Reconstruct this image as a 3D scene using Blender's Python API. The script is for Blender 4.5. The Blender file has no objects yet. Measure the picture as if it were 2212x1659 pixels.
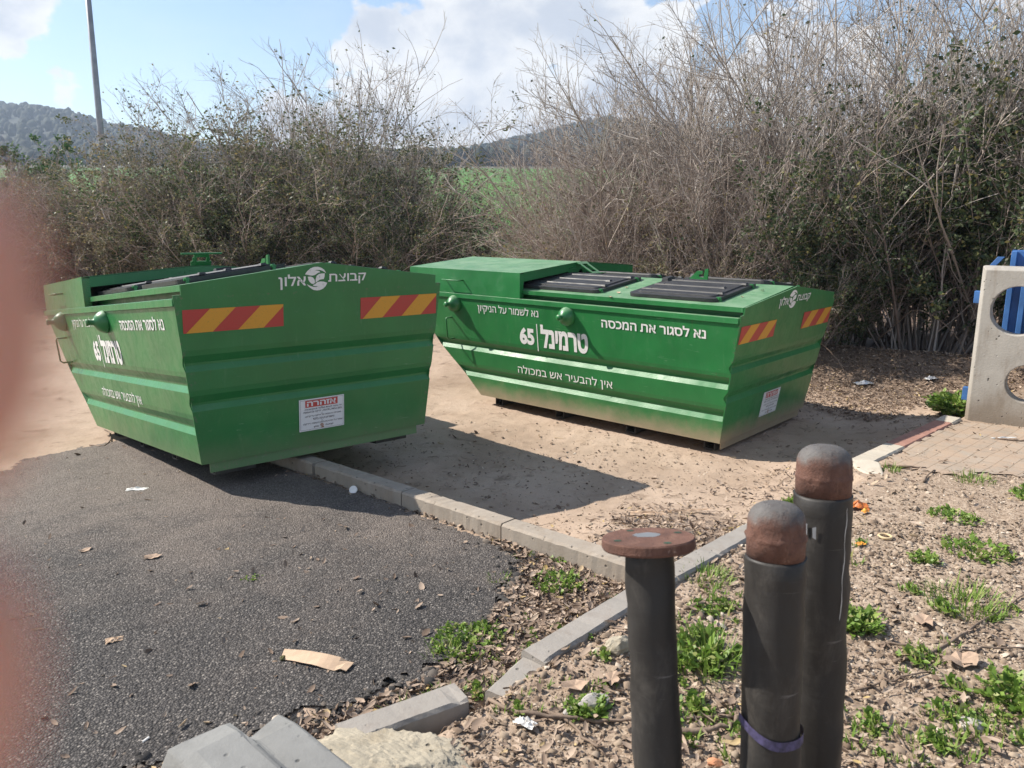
import bpy, bmesh, math, random
import numpy as np
from mathutils import Vector, Matrix, noise as mnoise

random.seed(7)
RNG = np.random.default_rng(7)
SC = bpy.context.scene
COL = SC.collection
R = math.radians

# ------------------------------------------------------------------ camera, sky, sun, exposure
HC = 2.0625                       # camera height above the dirt lot
PITCH, FPX = 0.2103, 1693.04      # pitch down; focal length in pixels of a 2212 px wide frame
cam = bpy.data.cameras.new('camera')
cam.sensor_width = 36.0
cam.lens = FPX / 2212 * 36
cam.clip_start = 0.002
cam.clip_end = 6000
cam.dof.use_dof = True
cam.dof.focus_distance = 6.5
cam.dof.aperture_fstop = cam.lens / 4.2     # 4.2 mm wide phone aperture
camo = bpy.data.objects.new('camera', cam)
COL.objects.link(camo)
camo.location = (0, 0, HC)
camo.rotation_euler = (math.pi / 2 - PITCH, 0, 0)
SC.camera = camo

SUNV = Vector((-1.065, 0.32, 1.0)).normalized()          # towards the sun
ELEV = math.asin(SUNV.z)
AZ = math.atan2(SUNV.x, SUNV.y)                          # clockwise from +Y
sun = bpy.data.lights.new('sun', 'SUN')
sun.energy = 4.7
sun.angle = R(0.53)
sun.color = (1.0, 0.93, 0.83)
suno = bpy.data.objects.new('sun', sun)
COL.objects.link(suno)
suno.rotation_euler = (-SUNV).to_track_quat('-Z', 'Y').to_euler()
suno.location = (-30, 12, 30)

SC.view_settings.view_transform = 'Standard'
SC.view_settings.look = 'None'
SC.view_settings.gamma = 1
SC.view_settings.exposure = 0.88
SC.cycles.max_bounces = 6
SC.cycles.transparent_max_bounces = 6
SC.cycles.volume_bounces = 0
SC.cycles.volume_max_steps = 64


def pix_dir(px, py):
    x, y = (px - 1106) / FPX, (829.5 - py) / FPX
    c, s = math.cos(PITCH), math.sin(PITCH)
    return Vector((x, c + y * s, y * c - s))


class NT:
    """small node-tree helper"""
    def __init__(s, tree):
        s.t = tree
        s.n = tree.nodes
        s.l = tree.links

    def new(s, typ, **kw):
        n = s.n.new('ShaderNode' + typ)
        for k, v in kw.items():
            setattr(n, k, v)
        return n

    def put(s, sock, v):
        if isinstance(v, bpy.types.NodeSocket):
            s.l.new(v, sock)
        elif isinstance(v, (tuple, list)) and len(v) == 3 and sock.type == 'RGBA':
            sock.default_value = (*v, 1)
        else:
            sock.default_value = v

    def math(s, op, a, b=0.0, c=None, clamp=False):
        n = s.new('Math', operation=op, use_clamp=clamp)
        s.put(n.inputs[0], a)
        s.put(n.inputs[1], b)
        if c is not None:
            s.put(n.inputs[2], c)
        return n.outputs[0]

    def ss(s, v, lo, hi, a=0.0, b=1.0):
        n = s.new('MapRange', interpolation_type='SMOOTHSTEP')
        for i, q in enumerate((v, lo, hi, a, b)):
            s.put(n.inputs[i], q)
        return n.outputs[0]

    def mix(s, f, a, b, mode='MIX'):
        n = s.new('Mix', data_type='RGBA', blend_type=mode)
        s.put(n.inputs[0], f)
        s.put(n.inputs[6], a)
        s.put(n.inputs[7], b)
        return n.outputs[2]

    def noise(s, vec, scale, detail=3.0, rough=0.55, dist=0.0):
        n = s.new('TexNoise')
        if vec is not None:
            s.l.new(vec, n.inputs['Vector'])
        n.inputs['Scale'].default_value = scale
        n.inputs['Detail'].default_value = detail
        n.inputs['Roughness'].default_value = rough
        n.inputs['Distortion'].default_value = dist
        return n.outputs['Fac']

    def vor(s, vec, scale, out='Distance', feature='F1', rnd=1.0):
        n = s.new('TexVoronoi', feature=feature)
        if vec is not None:
            s.l.new(vec, n.inputs['Vector'])
        n.inputs['Scale'].default_value = scale
        n.inputs['Randomness'].default_value = rnd
        return n.outputs[out]

    def scale(s, vec, sc):
        n = s.new('Mapping')
        s.l.new(vec, n.inputs[0])
        n.inputs['Scale'].default_value = sc
        return n.outputs[0]

    def ramp(s, fac, stops, interp='LINEAR'):
        n = s.new('ValToRGB')
        n.color_ramp.interpolation = interp
        el = n.color_ramp.elements
        while len(el) < len(stops):
            el.new(0.5)
        for e, (p, c) in zip(el, stops):
            e.position = p
            e.color = (*c, 1)
        s.put(n.inputs[0], fac)
        return n.outputs[0]

    def sep(s, vec):
        n = s.new('SeparateXYZ')
        s.l.new(vec, n.inputs[0])
        return n.outputs


world = bpy.data.worlds.new('World')
SC.world = world
world.use_nodes = True
W = NT(world.node_tree)
W.n.clear()
sky = W.new('TexSky', sky_type='NISHITA')
sky.sun_disc = False
sky.sun_elevation = ELEV
sky.sun_rotation = AZ
sky.air_density = 1.0
sky.dust_density = 0.4
sky.ozone_density = 2.0
SKYK = 0.095
bg_sky = W.new('Background')
W.l.new(sky.outputs[0], bg_sky.inputs[0])
bg_sky.inputs[1].default_value = SKYK
tc = W.new('TexCoord').outputs['Generated']
dn = W.new('VectorMath', operation='NORMALIZE')
W.l.new(tc, dn.inputs[0])
dirv = dn.outputs[0]
dwarp = W.new('VectorMath', operation='ADD')                # flatten so that clouds stretch near the horizon
W.l.new(W.scale(dirv, (1.0, 1.0, 1.7)), dwarp.inputs[0])
cvec = dwarp.outputs[0]
n_big = W.noise(cvec, 6.5, 10.0, 0.56, 0.25)
n_fine = W.noise(cvec, 16.0, 6.0, 0.6)
n_shade = W.noise(cvec, 6.0, 6.0, 0.6, 0.2)


def cloud_blob(px, py, rad, gain):
    d = pix_dir(px, py).normalized()
    n = W.new('VectorMath', operation='DISTANCE')
    W.l.new(dirv, n.inputs[0])
    n.inputs[1].default_value = d
    return W.math('MULTIPLY', W.ss(n.outputs['Value'], 0.0, rad, 1.0, 0.0), gain)


blob = None
for q in ((1060, 140, .20, 1.0), (880, 190, .19, .95), (1260, 60, .17, .9), (1330, 190, .20, .9), (980, 20, .10, .6), (1130, 300, .22, .9),
          (1700, 160, .42, .62), (50, 5, .08, .75), (130, 200, .06, .7), (20, 190, .08, .45), (330, 262, .07, .45), (650, 265, .13, .5), (2100, 60, .3, .5)):
    b = cloud_blob(*q)
    blob = b if blob is None else W.math('MAXIMUM', blob, b)
dz = W.sep(dirv)[2]
back = W.math('MULTIPLY', W.ss(W.sep(dirv)[1], 0.35, -0.1), 0.36)       # scattered clouds over the unseen rest of the sky, raised as added fill light
blob = W.math('MAXIMUM', blob, back)
dens = W.math('ADD', W.math('MULTIPLY', blob, 0.62), W.math('ADD', W.math('MULTIPLY', n_big, 1.35), W.math('MULTIPLY', n_fine, 0.24)))
cmask = W.ss(dens, 1.03, 1.11)
thin = W.math('MULTIPLY', W.ss(W.noise(W.scale(dirv, (1, 1, 3.0)), 2.2, 5.0, 0.6), 0.45, 0.80), 0.22)
cmask = W.math('MAXIMUM', cmask, thin)
cmask = W.math('MAXIMUM', cmask, W.ss(dz, 0.20, -0.02, 0.0, 0.30))       # pale band of haze low over the horizon
shade = W.ss(W.math('ADD', n_shade, W.math('MULTIPLY', W.math('SUBTRACT', dens, 1.15), 0.35)), 0.42, 0.68)
ccol = W.mix(shade, (1.0, 0.995, 0.985), (0.62, 0.67, 0.76))
bg_c = W.new('Background')
W.l.new(ccol, bg_c.inputs[0])
bg_c.inputs[1].default_value = 0.57
mixs = W.new('MixShader')
W.l.new(cmask, mixs.inputs[0])
W.l.new(bg_sky.outputs[0], mixs.inputs[1])
W.l.new(bg_c.outputs[0], mixs.inputs[2])
wo = W.new('OutputWorld')
W.l.new(mixs.outputs[0], wo.inputs[0])

# ------------------------------------------------------------------ object helpers


def tag(o, label=None, cat=None, group=None, kind=None):
    for k, v in (('label', label), ('category', cat), ('group', group), ('kind', kind)):
        if v:
            o[k] = v
    return o


def thing(name, label, cat, loc=(0, 0, 0), group=None, mat=None):
    o = bpy.data.objects.new(name, None)
    o.empty_display_size = 0.1
    COL.objects.link(o)
    if mat is not None:
        o.matrix_world = mat
    else:
        o.location = loc
    return tag(o, label, cat, group)


def link(name, me, mat=None, parent=None, smooth=False, bevel=0, loc=None):
    o = bpy.data.objects.new(name, me)
    COL.objects.link(o)
    if mat is not None:
        for m in (mat if isinstance(mat, (list, tuple)) else [mat]):
            me.materials.append(m)
    if parent is not None:
        o.parent = parent
    if loc is not None:
        o.location = loc
    if smooth:
        me.polygons.foreach_set('use_smooth', [True] * len(me.polygons))
    if bevel:
        b = o.modifiers.new('bevel', 'BEVEL')
        b.width = bevel
        b.segments = 2
        b.limit_method = 'ANGLE'
        b.angle_limit = R(35)
    return o


class MB:
    """collects boxes, prisms, tubes and sheets into one mesh"""
    def __init__(s):
        s.v, s.f, s.mi = [], [], []
        s.cur = 0

    def add(s, vs, fs):
        o = len(s.v)
        s.v += [tuple(v) for v in vs]
        s.f += [tuple(i + o for i in f) for f in fs]
        s.mi += [s.cur] * len(fs)

    def box(s, x0, x1, y0, y1, z0, z1, M=None):
        vs = [Vector((x, y, z)) for x in (x0, x1) for y in (y0, y1) for z in (z0, z1)]
        if M is not None:
            vs = [M @ v for v in vs]
        s.add(vs, [(0, 1, 3, 2), (4, 6, 7, 5), (0, 4, 5, 1), (2, 3, 7, 6), (0, 2, 6, 4), (1, 5, 7, 3)])

    def prism(s, poly, ax, a, b, M=None):
        """extrude a 2-D outline along an axis: ax 'x': (y,z); 'y': (x,z); 'z': (x,y)"""
        n = len(poly)
        def P(p, q):
            v = {'x': (q, p[0], p[1]), 'y': (p[0], q, p[1]), 'z': (p[0], p[1], q)}[ax]
            return M @ Vector(v) if M is not None else Vector(v)
        vs = [P(p, a) for p in poly] + [P(p, b) for p in poly]
        fs = [tuple(range(n))[::-1], tuple(range(n, 2 * n))]
        fs += [(i, (i + 1) % n, n + (i + 1) % n, n + i) for i in range(n)]
        s.add(vs, fs)

    def tube(s, pts, rad, seg=8, cap=True):
        pts = [Vector(p) for p in pts]
        rads = rad if isinstance(rad, (list, tuple)) else [rad] * len(pts)
        vs, fs = [], []
        ref = None
        for i, p in enumerate(pts):
            t = (pts[min(i + 1, len(pts) - 1)] - pts[max(i - 1, 0)]).normalized()
            if ref is None:
                ref = t.orthogonal().normalized()
            ref = (ref - t * ref.dot(t)).normalized()
            w = t.cross(ref)
            for k in range(seg):
                a = 2 * math.pi * k / seg
                vs.append(p + (ref * math.cos(a) + w * math.sin(a)) * rads[i])
        for i in range(len(pts) - 1):
            for k in range(seg):
                fs.append((i * seg + k, i * seg + (k + 1) % seg, (i + 1) * seg + (k + 1) % seg, (i + 1) * seg + k))
        if cap:
            fs.append(tuple(range(seg))[::-1])
            fs.append(tuple(range((len(pts) - 1) * seg, len(pts) * seg)))
        s.add(vs, fs)

    def lathe(s, prof, seg=32, M=None, jitter=None):
        """prof: (radius, height) about z"""
        vs, fs = [], []
        for j, (r, h) in enumerate(prof):
            for k in range(seg):
                a = 2 * math.pi * k / seg
                rr = r + (jitter(j, a) if jitter and r > 1e-4 else 0)
                v = Vector((rr * math.cos(a), rr * math.sin(a), h))
                vs.append(M @ v if M is not None else v)
        for j in range(len(prof) - 1):
            for k in range(seg):
                fs.append((j * seg + k, j * seg + (k + 1) % seg, (j + 1) * seg + (k + 1) % seg, (j + 1) * seg + k))
        fs.append(tuple(range(seg))[::-1])
        fs.append(tuple(range((len(prof) - 1) * seg, len(prof) * seg)))
        s.add(vs, fs)

    def mesh(s, name):
        me = bpy.data.meshes.new(name)
        me.from_pydata(s.v, [], s.f)
        me.polygons.foreach_set('material_index', s.mi)
        bm = bmesh.new()
        bm.from_mesh(me)
        bmesh.ops.recalc_face_normals(bm, faces=bm.faces)
        bm.to_mesh(me)
        bm.free()
        me.update()
        return me

    def build(s, name, mat=None, parent=None, smooth=False, bevel=0, loc=None):
        return link(name, s.mesh(name), mat, parent, smooth, bevel, loc)


def np_mesh(name, V, F):
    """fast mesh from numpy vertices and same-sized faces"""
    me = bpy.data.meshes.new(name)
    V = np.asarray(V, np.float32)
    F = np.asarray(F, np.int32)
    k = F.shape[1]
    me.vertices.add(len(V))
    me.vertices.foreach_set('co', V.ravel())
    me.loops.add(F.size)
    me.loops.foreach_set('vertex_index', F.ravel())
    me.polygons.add(len(F))
    me.polygons.foreach_set('loop_start', np.arange(0, F.size, k, dtype=np.int32))
    me.polygons.foreach_set('loop_total', np.full(len(F), k, np.int32))
    me.update(calc_edges=True)
    return me


def tubes_np(P, Rr, S=4):
    """P (N,K,3), Rr (N,K) -> vertices, quad faces"""
    N, K, _ = P.shape
    T = np.empty_like(P)
    T[:, 1:-1] = P[:, 2:] - P[:, :-2]
    T[:, 0] = P[:, 1] - P[:, 0]
    T[:, -1] = P[:, -1] - P[:, -2]
    T /= np.linalg.norm(T, axis=2, keepdims=True) + 1e-9
    ref = RNG.normal(size=(N, 1, 3))
    A = np.cross(T, ref)
    A /= np.linalg.norm(A, axis=2, keepdims=True) + 1e-9
    B = np.cross(T, A)
    ang = np.arange(S) * 2 * np.pi / S
    V = P[:, :, None, :] + Rr[:, :, None, None] * (A[:, :, None, :] * np.cos(ang)[None, None, :, None] + B[:, :, None, :] * np.sin(ang)[None, None, :, None])
    idx = np.arange(N * K * S).reshape(N, K, S)
    a = idx[:, :-1, :]
    b = np.roll(idx, -1, axis=2)[:, :-1, :]
    c = np.roll(idx, -1, axis=2)[:, 1:, :]
    d = idx[:, 1:, :]
    return V.reshape(-1, 3), np.stack([a, b, c, d], -1).reshape(-1, 4)


def rand_rot(n, flat=None):
    """random rotation matrices; flat: std-dev of tilt out of the ground plane"""
    a = RNG.uniform(0, 2 * np.pi, n)
    ca, sa = np.cos(a), np.sin(a)
    Z = np.zeros(n)
    O = np.ones(n)
    Rz = np.stack([np.stack([ca, -sa, Z], -1), np.stack([sa, ca, Z], -1), np.stack([Z, Z, O], -1)], 1)
    s = flat if flat is not None else 1.5
    b = RNG.normal(0, s, n)
    c = RNG.normal(0, s, n)
    cb, sb, cc, sc_ = np.cos(b), np.sin(b), np.cos(c), np.sin(c)
    Rx = np.stack([np.stack([O, Z, Z], -1), np.stack([Z, cb, -sb], -1), np.stack([Z, sb, cb], -1)], 1)
    Ry = np.stack([np.stack([cc, Z, sc_], -1), np.stack([Z, O, Z], -1), np.stack([-sc_, Z, cc], -1)], 1)
    return np.einsum('nij,njk,nkl->nil', Rz, Rx, Ry)


def scatter_np(base, faces, pos, size, rot, aniso=None):
    """instances a small mesh (numpy) into one vertex/face pair"""
    n = len(pos)
    b = base[None] * np.asarray(size).reshape(n, 1, 1)
    if aniso is not None:
        b = b * aniso[:, None, :]
    V = np.einsum('nij,nkj->nki', rot, b) + pos[:, None, :]
    F = faces[None] + (np.arange(n) * len(base))[:, None, None]
    return V.reshape(-1, 3), F.reshape(-1, faces.shape[1])


# ------------------------------------------------------------------ materials


def mat(name, build):
    m = bpy.data.materials.new(name)
    m.use_nodes = True
    t = NT(m.node_tree)
    p = t.n['Principled BSDF']
    build(t, p)
    return m


def bump(t, p, h, strength=0.3, dist=0.01):
    b = t.new('Bump')
    b.inputs['Strength'].default_value = strength
    b.inputs['Distance'].default_value = dist
    t.l.new(h, b.inputs['Height'])
    t.l.new(b.outputs[0], p.inputs['Normal'])


def simple(name, col, rough=0.6, var=0.15, scale=8.0, bump_s=0.0, metal=0.0, spec=0.5):
    def f(t, p):
        o = t.new('TexCoord').outputs['Object']
        n = t.noise(o, scale, 5.0, 0.6)
        lo = tuple(max(0, c * (1 - var)) for c in col)
        hi = tuple(min(1, c * (1 + var)) for c in col)
        t.put(p.inputs['Base Color'], t.ramp(n, [(0.3, lo), (0.7, hi)]))
        p.inputs['Roughness'].default_value = rough
        p.inputs['Metallic'].default_value = metal
        p.inputs['Specular IOR Level'].default_value = spec
        if bump_s:
            bump(t, p, t.noise(o, scale * 6, 4.0, 0.6), bump_s, 0.004)
    return mat(name, f)


def island_mat(name, stops, rough=0.7, trans=0.0, spec=0.3, tint=None):
    """colour varies from one small piece (leaf, pebble) to the next"""
    def f(t, p):
        g = t.new('NewGeometry').outputs['Random Per Island']
        c = t.ramp(g, stops)
        n = t.noise(t.new('NewGeometry').outputs['Position'], 40.0, 3.0)
        c = t.mix(t.math('MULTIPLY', n, 0.35), c, tuple(0.5 * x for x in stops[0][1]))
        t.put(p.inputs['Base Color'], c)
        p.inputs['Roughness'].default_value = rough
        p.inputs['Specular IOR Level'].default_value = spec
        if trans:
            tr = t.new('BsdfTranslucent')
            t.l.new(c, tr.inputs[0])
            mx = t.new('MixShader')
            mx.inputs[0].default_value = trans
            t.l.new(p.outputs[0], mx.inputs[1])
            t.l.new(tr.outputs[0], mx.inputs[2])
            t.l.new(mx.outputs[0], t.n['Material Output'].inputs[0])
    return mat(name, f)


def paint(name, base, dust_low, dust_top):
    def f(t, p):
        o = t.new('TexCoord').outputs['Object']
        x, y, z = t.sep(o)
        c = t.ramp(t.noise(o, 2.2, 4.0, 0.6), [(0.3, tuple(0.86 * v for v in base)), (0.7, tuple(1.12 * v for v in base))])
        streak = t.noise(t.scale(o, (7.0, 7.0, 0.9)), 3.0, 6.0, 0.65)
        c = t.mix(t.ss(streak, 0.55, 0.85, 0, 0.30), c, (0.16, 0.30, 0.15))
        scuff = t.noise(t.scale(o, (3.0, 3.0, 2.0)), 4.0, 8.0, 0.72, 0.8)
        c = t.mix(t.ss(scuff, 0.60, 0.78, 0, 0.30), c, (0.28, 0.36, 0.24))
        chips = t.noise(o, 34.0, 4.0, 0.75)
        c = t.mix(t.ss(chips, 0.71, 0.75, 0, 0.6), c, (0.05, 0.055, 0.04))
        rustn = t.math('MULTIPLY', t.ss(t.noise(t.scale(o, (9, 9, 1.1)), 2.0, 5.0, 0.7), 0.62, 0.75), t.ss(t.noise(o, 1.3, 2.0), 0.5, 0.62))
        c = t.mix(t.math('MULTIPLY', rustn, 0.35), c, (0.14, 0.085, 0.04))
        ax = t.new('Math', operation='ABSOLUTE')
        t.l.new(y, ax.inputs[0])
        wearn = t.noise(o, 26.0, 6.0, 0.75)
        corner = t.ss(t.math('ADD', x, t.math('MULTIPLY', t.math('SUBTRACT', z, 1.24), 0.165)), 0.035, 0.012)       # bottom corners and end edges
        hwz = t.math('ADD', t.math('MULTIPLY', z, 0.1127), 0.868)
        corner = t.math('MULTIPLY', corner, t.ss(t.math('SUBTRACT', ax.outputs[0], hwz), -0.035, -0.015))
        edge = t.math('MAXIMUM', corner, t.ss(z, 0.150, 0.118))
        edge = t.math('MAXIMUM', edge, t.math('MULTIPLY', t.ss(z, 1.225, 1.238), t.ss(z, 1.250, 1.242)))
        c = t.mix(t.math('MULTIPLY', edge, t.ss(wearn, 0.54, 0.64, 0, 0.75)), c, t.mix(t.ss(wearn, 0.6, 0.72), (0.10, 0.15, 0.09), (0.13, 0.065, 0.035)))
        scr = t.noise(t.scale(o, (1.0, 1.0, 14.0)), 5.0, 4.0, 0.6, 1.5)
        c = t.mix(t.math('MULTIPLY', t.ss(scr, 0.665, 0.69, 0, 0.55), t.ss(t.noise(o, 2.5, 2.0), 0.5, 0.6)), c, (0.20, 0.33, 0.20))
        dn_ = t.noise(o, 5.0, 6.0, 0.7)
        low = t.math('MULTIPLY', t.ss(t.math('ADD', z, t.math('MULTIPLY', dn_, 0.22)), 0.20, 0.44, 1, 0), dust_low)
        c = t.mix(low, c, (0.30, 0.235, 0.155))
        nz = t.sep(t.new('NewGeometry').outputs['Normal'])[2]
        topm = t.math('MULTIPLY', t.ss(nz, 0.45, 0.95), t.ss(dn_, 0.25, 0.75, 0.35 * dust_top, dust_top))
        c = t.mix(topm, c, (0.27, 0.36, 0.25))
        t.put(p.inputs['Base Color'], c)
        rg = t.math('ADD', t.ss(scuff, 0.4, 0.75, 0.31, 0.52), t.math('MULTIPLY', t.math('MAXIMUM', low, topm), 0.4))
        t.put(p.inputs['Roughness'], rg)
        p.inputs['Specular IOR Level'].default_value = 0.5
        h = t.math('ADD', t.noise(o, 1.6, 2.0, 0.5), t.math('MULTIPLY', t.noise(o, 60.0, 3.0), 0.02))
        bump(t, p, h, 0.5, 0.06)
    return mat(name, f)


def decal(name, col, wear, rough=0.5):
    def f(t, p):
        o = t.new('TexCoord').outputs['Object']
        n = t.noise(t.scale(o, (5, 5, 3)), 6.0, 7.0, 0.7)
        c = t.mix(t.ss(n, 0.52, 0.78, 0, wear), col, tuple(0.45 * q + e for q, e in zip(col, (0.06, 0.075, 0.05))))
        f_ = t.noise(o, 70.0, 4.0, 0.75)
        c = t.mix(t.ss(f_, 0.60, 0.68, 0, wear * 1.4), c, (0.07, 0.16, 0.07))
        t.put(p.inputs['Base Color'], c)
        p.inputs['Roughness'].default_value = rough
    return mat(name, f)


M = {}
GREEN = (0.022, 0.165, 0.045)
M['paint_clean'] = paint('green_paint', GREEN, 0.25, 0.5)
M['paint_dusty'] = paint('dusty_green_paint', GREEN, 0.95, 0.62)
M['paint_lug'] = simple('green_lug', (0.03, 0.17, 0.05), 0.4, 0.3, 20)
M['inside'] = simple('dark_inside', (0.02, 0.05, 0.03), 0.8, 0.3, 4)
M['rust_dark'] = simple('dark_steel', (0.05, 0.047, 0.042), 0.75, 0.35, 14, 0.2)
M['white_decal'] = decal('white_stencil_paint', (0.74, 0.73, 0.70), 0.5, 0.6)
M['red_decal'] = decal('red_reflective', (0.42, 0.04, 0.035), 0.3, 0.35)
M['yellow_decal'] = decal('amber_reflective', (0.60, 0.285, 0.025), 0.3, 0.35)
M['sign_white'] = decal('white_plate', (0.72, 0.72, 0.72), 0.12, 0.4)
M['sign_red'] = decal('red_print', (0.50, 0.06, 0.05), 0.05, 0.4)
M['sign_dark'] = decal('dark_print', (0.06, 0.045, 0.06), 0.05, 0.5)
M['sign_brown'] = decal('brown_print', (0.30, 0.13, 0.06), 0.05, 0.5)


def f_lid(t, p):
    o = t.new('TexCoord').outputs['Object']
    n = t.noise(t.scale(o, (3, 8, 8)), 3.0, 7.0, 0.7)
    c = t.ramp(n, [(0.35, (0.014, 0.014, 0.016)), (0.75, (0.048, 0.047, 0.046))])
    t.put(p.inputs['Base Color'], c)
    t.put(p.inputs['Roughness'], t.ss(n, 0.3, 0.8, 0.42, 0.7))
    bump(t, p, t.noise(o, 30.0, 3.0), 0.15, 0.004)


M['lid'] = mat('black_lid_plastic', f_lid)


def f_dirt(t, p):
    o = t.new('NewGeometry').outputs['Position']
    x, y, z = t.sep(o)
    big = t.noise(o, 0.8, 5.0, 0.6, 0.4)
    mid = t.noise(o, 5.0, 6.0, 0.65)
    fine = t.noise(o, 45.0, 5.0, 0.7)
    c = t.ramp(big, [(0.30, (0.300, 0.222, 0.163)), (0.52, (0.400, 0.305, 0.232)), (0.75, (0.470, 0.370, 0.290))])
    c = t.mix(t.ss(mid, 0.52, 0.74, 0, 0.5), c, (0.22, 0.155, 0.105))
    # dark humus in patches
    patch = t.noise(o, 2.6, 7.0, 0.72, 0.6)
    c = t.mix(t.ss(patch, 0.56, 0.70, 0, 0.62), c, (0.115, 0.078, 0.055))
    # crumbs: small pale stones and dark specks
    v = t.vor(o, 55.0)
    c = t.mix(t.ss(v, 0.16, 0.10, 0, 0.5), c, (0.52, 0.44, 0.35))
    c = t.mix(t.ss(t.noise(o, 90.0, 3.0), 0.62, 0.72, 0, 0.6), c, (0.10, 0.07, 0.05))
    # gravelly strip in front and to the right: paler, stonier, greyer
    grav = t.ss(t.math('ADD', t.math('SUBTRACT', t.math('MULTIPLY', x, 0.73), t.math('MULTIPLY', y, 0.68)), t.math('MULTIPLY', mid, 0.5)), -1.7, -1.1)
    gc = t.ramp(t.vor(o, 62.0, 'Color'), [(0.15, (0.175, 0.128, 0.09)), (0.5, (0.315, 0.24, 0.175)), (0.85, (0.46, 0.375, 0.285))])
    gc = t.mix(t.ss(patch, 0.50, 0.68, 0, 0.5), gc, (0.13, 0.09, 0.065))
    c = t.mix(t.math('MULTIPLY', grav, 0.72), c, gc)
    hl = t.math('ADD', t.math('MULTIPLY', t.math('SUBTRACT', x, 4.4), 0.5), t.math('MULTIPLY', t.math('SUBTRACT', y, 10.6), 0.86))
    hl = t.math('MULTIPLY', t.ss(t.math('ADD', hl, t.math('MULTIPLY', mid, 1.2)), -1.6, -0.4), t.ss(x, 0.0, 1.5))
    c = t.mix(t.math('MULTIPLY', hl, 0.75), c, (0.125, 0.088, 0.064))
    # brown ground beyond the hedge
    far = t.ss(t.math('ADD', y, t.math('MULTIPLY', big, 3.0)), 13.0, 17.0)
    c = t.mix(t.math('MULTIPLY', far, 0.5), c, (0.17, 0.115, 0.078))
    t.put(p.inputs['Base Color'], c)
    p.inputs['Roughness'].default_value = 0.95
    p.inputs['Specular IOR Level'].default_value = 0.15
    h = t.math('ADD', t.math('MULTIPLY', mid, 1.6), t.math('ADD', t.math('MULTIPLY', fine, 0.7), t.math('MULTIPLY', t.ss(v, 0.3, 0.0), t.math('ADD', t.math('MULTIPLY', grav, 0.9), 0.15))))
    bump(t, p, h, 0.55, 0.018)


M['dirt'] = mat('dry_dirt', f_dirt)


def f_asphalt(t, p):
    o = t.new('NewGeometry').outputs['Position']
    x, y, z = t.sep(o)
    v = t.new('TexVoronoi', feature='F1')
    t.l.new(o, v.inputs['Vector'])
    v.inputs['Scale'].default_value = 112.0
    cell = t.sep(v.outputs['Color'])[0]
    c = t.ramp(cell, [(0.0, (0.046, 0.043, 0.042)), (0.55, (0.092, 0.085, 0.081)), (0.9, (0.17, 0.155, 0.142)), (1.0, (0.31, 0.28, 0.25))])
    d = v.outputs['Distance']
    c = t.mix(t.ss(d, 0.30, 0.62, 0, 0.75), c, (0.020, 0.019, 0.019))
    big = t.noise(o, 0.9, 6.0, 0.62, 0.5)
    mid = t.noise(o, 3.4, 7.0, 0.68, 0.4)
    # dust blown over it: more towards the kerb and the dirt lot
    dusty = t.math('ADD', t.ss(y, 2.4, 5.6, 0.08, 0.85), t.math('MULTIPLY', t.math('SUBTRACT', mid, 0.5), 0.9))
    dusty = t.math('ADD', dusty, t.math('MULTIPLY', t.math('SUBTRACT', big, 0.5), 0.9))
    dusty = t.math('MULTIPLY', t.ss(dusty, 0.12, 1.0, 0.02, 0.74), 1.0)
    c = t.mix(dusty, c, t.mix(cell, (0.145, 0.118, 0.10), (0.245, 0.205, 0.175)))
    white = t.ss(t.noise(o, 1.7, 9.0, 0.78, 0.6), 0.67, 0.74, 0, 0.5)
    c = t.mix(white, c, (0.36, 0.34, 0.32))
    t.put(p.inputs['Base Color'], c)
    p.inputs['Roughness'].default_value = 0.82
    p.inputs['Specular IOR Level'].default_value = 0.25
    h = t.math('SUBTRACT', t.math('ADD', t.math('MULTIPLY', cell, 0.35), t.math('MULTIPLY', mid, 0.6)), d)
    bump(t, p, h, 0.75, 0.009)


M['asphalt'] = mat('coarse_asphalt', f_asphalt)


def f_field(t, p):
    o = t.new('NewGeometry').outputs['Position']
    x, y, z = t.sep(o)
    n = t.noise(o, 0.25, 6.0, 0.65)
    c = t.ramp(n, [(0.3, (0.040, 0.135, 0.016)), (0.7, (0.085, 0.22, 0.028))])
    c = t.mix(t.ss(t.math('ADD', y, t.math('MULTIPLY', n, 6.0)), 34.0, 26.0), c, (0.09, 0.12, 0.04))
    far = t.ss(y, 228.0, 236.0)
    c = t.mix(far, c, (0.085, 0.085, 0.045))
    t.put(p.inputs['Base Color'], c)
    p.inputs['Roughness'].default_value = 0.9
    bump(t, p, t.noise(o, 6.0, 5.0, 0.7), 0.6, 0.2)


M['field'] = mat('green_crop', f_field)
M['hill'] = simple('wooded_hill', (0.018, 0.026, 0.016), 0.95, 0.4, 0.02)
M['far_tree'] = island_mat('far_tree', [(0.0, (0.014, 0.022, 0.013)), (1.0, (0.030, 0.040, 0.022))], 0.9)
M['stem'] = None


def f_stem(t, p):
    g = t.new('NewGeometry')
    z = t.sep(g.outputs['Position'])[2]
    r = g.outputs['Random Per Island']
    a = t.ramp(r, [(0.0, (0.21, 0.16, 0.135)), (0.5, (0.37, 0.295, 0.25)), (1.0, (0.53, 0.46, 0.41))])
    b = t.ramp(r, [(0.0, (0.24, 0.21, 0.185)), (1.0, (0.52, 0.47, 0.425))])
    c = t.mix(t.ss(t.math('ADD', z, t.math('MULTIPLY', r, 1.0)), 2.2, 4.6), a, b)
    t.put(p.inputs['Base Color'], c)
    p.inputs['Roughness'].default_value = 0.85
    p.inputs['Specular IOR Level'].default_value = 0.2


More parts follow.
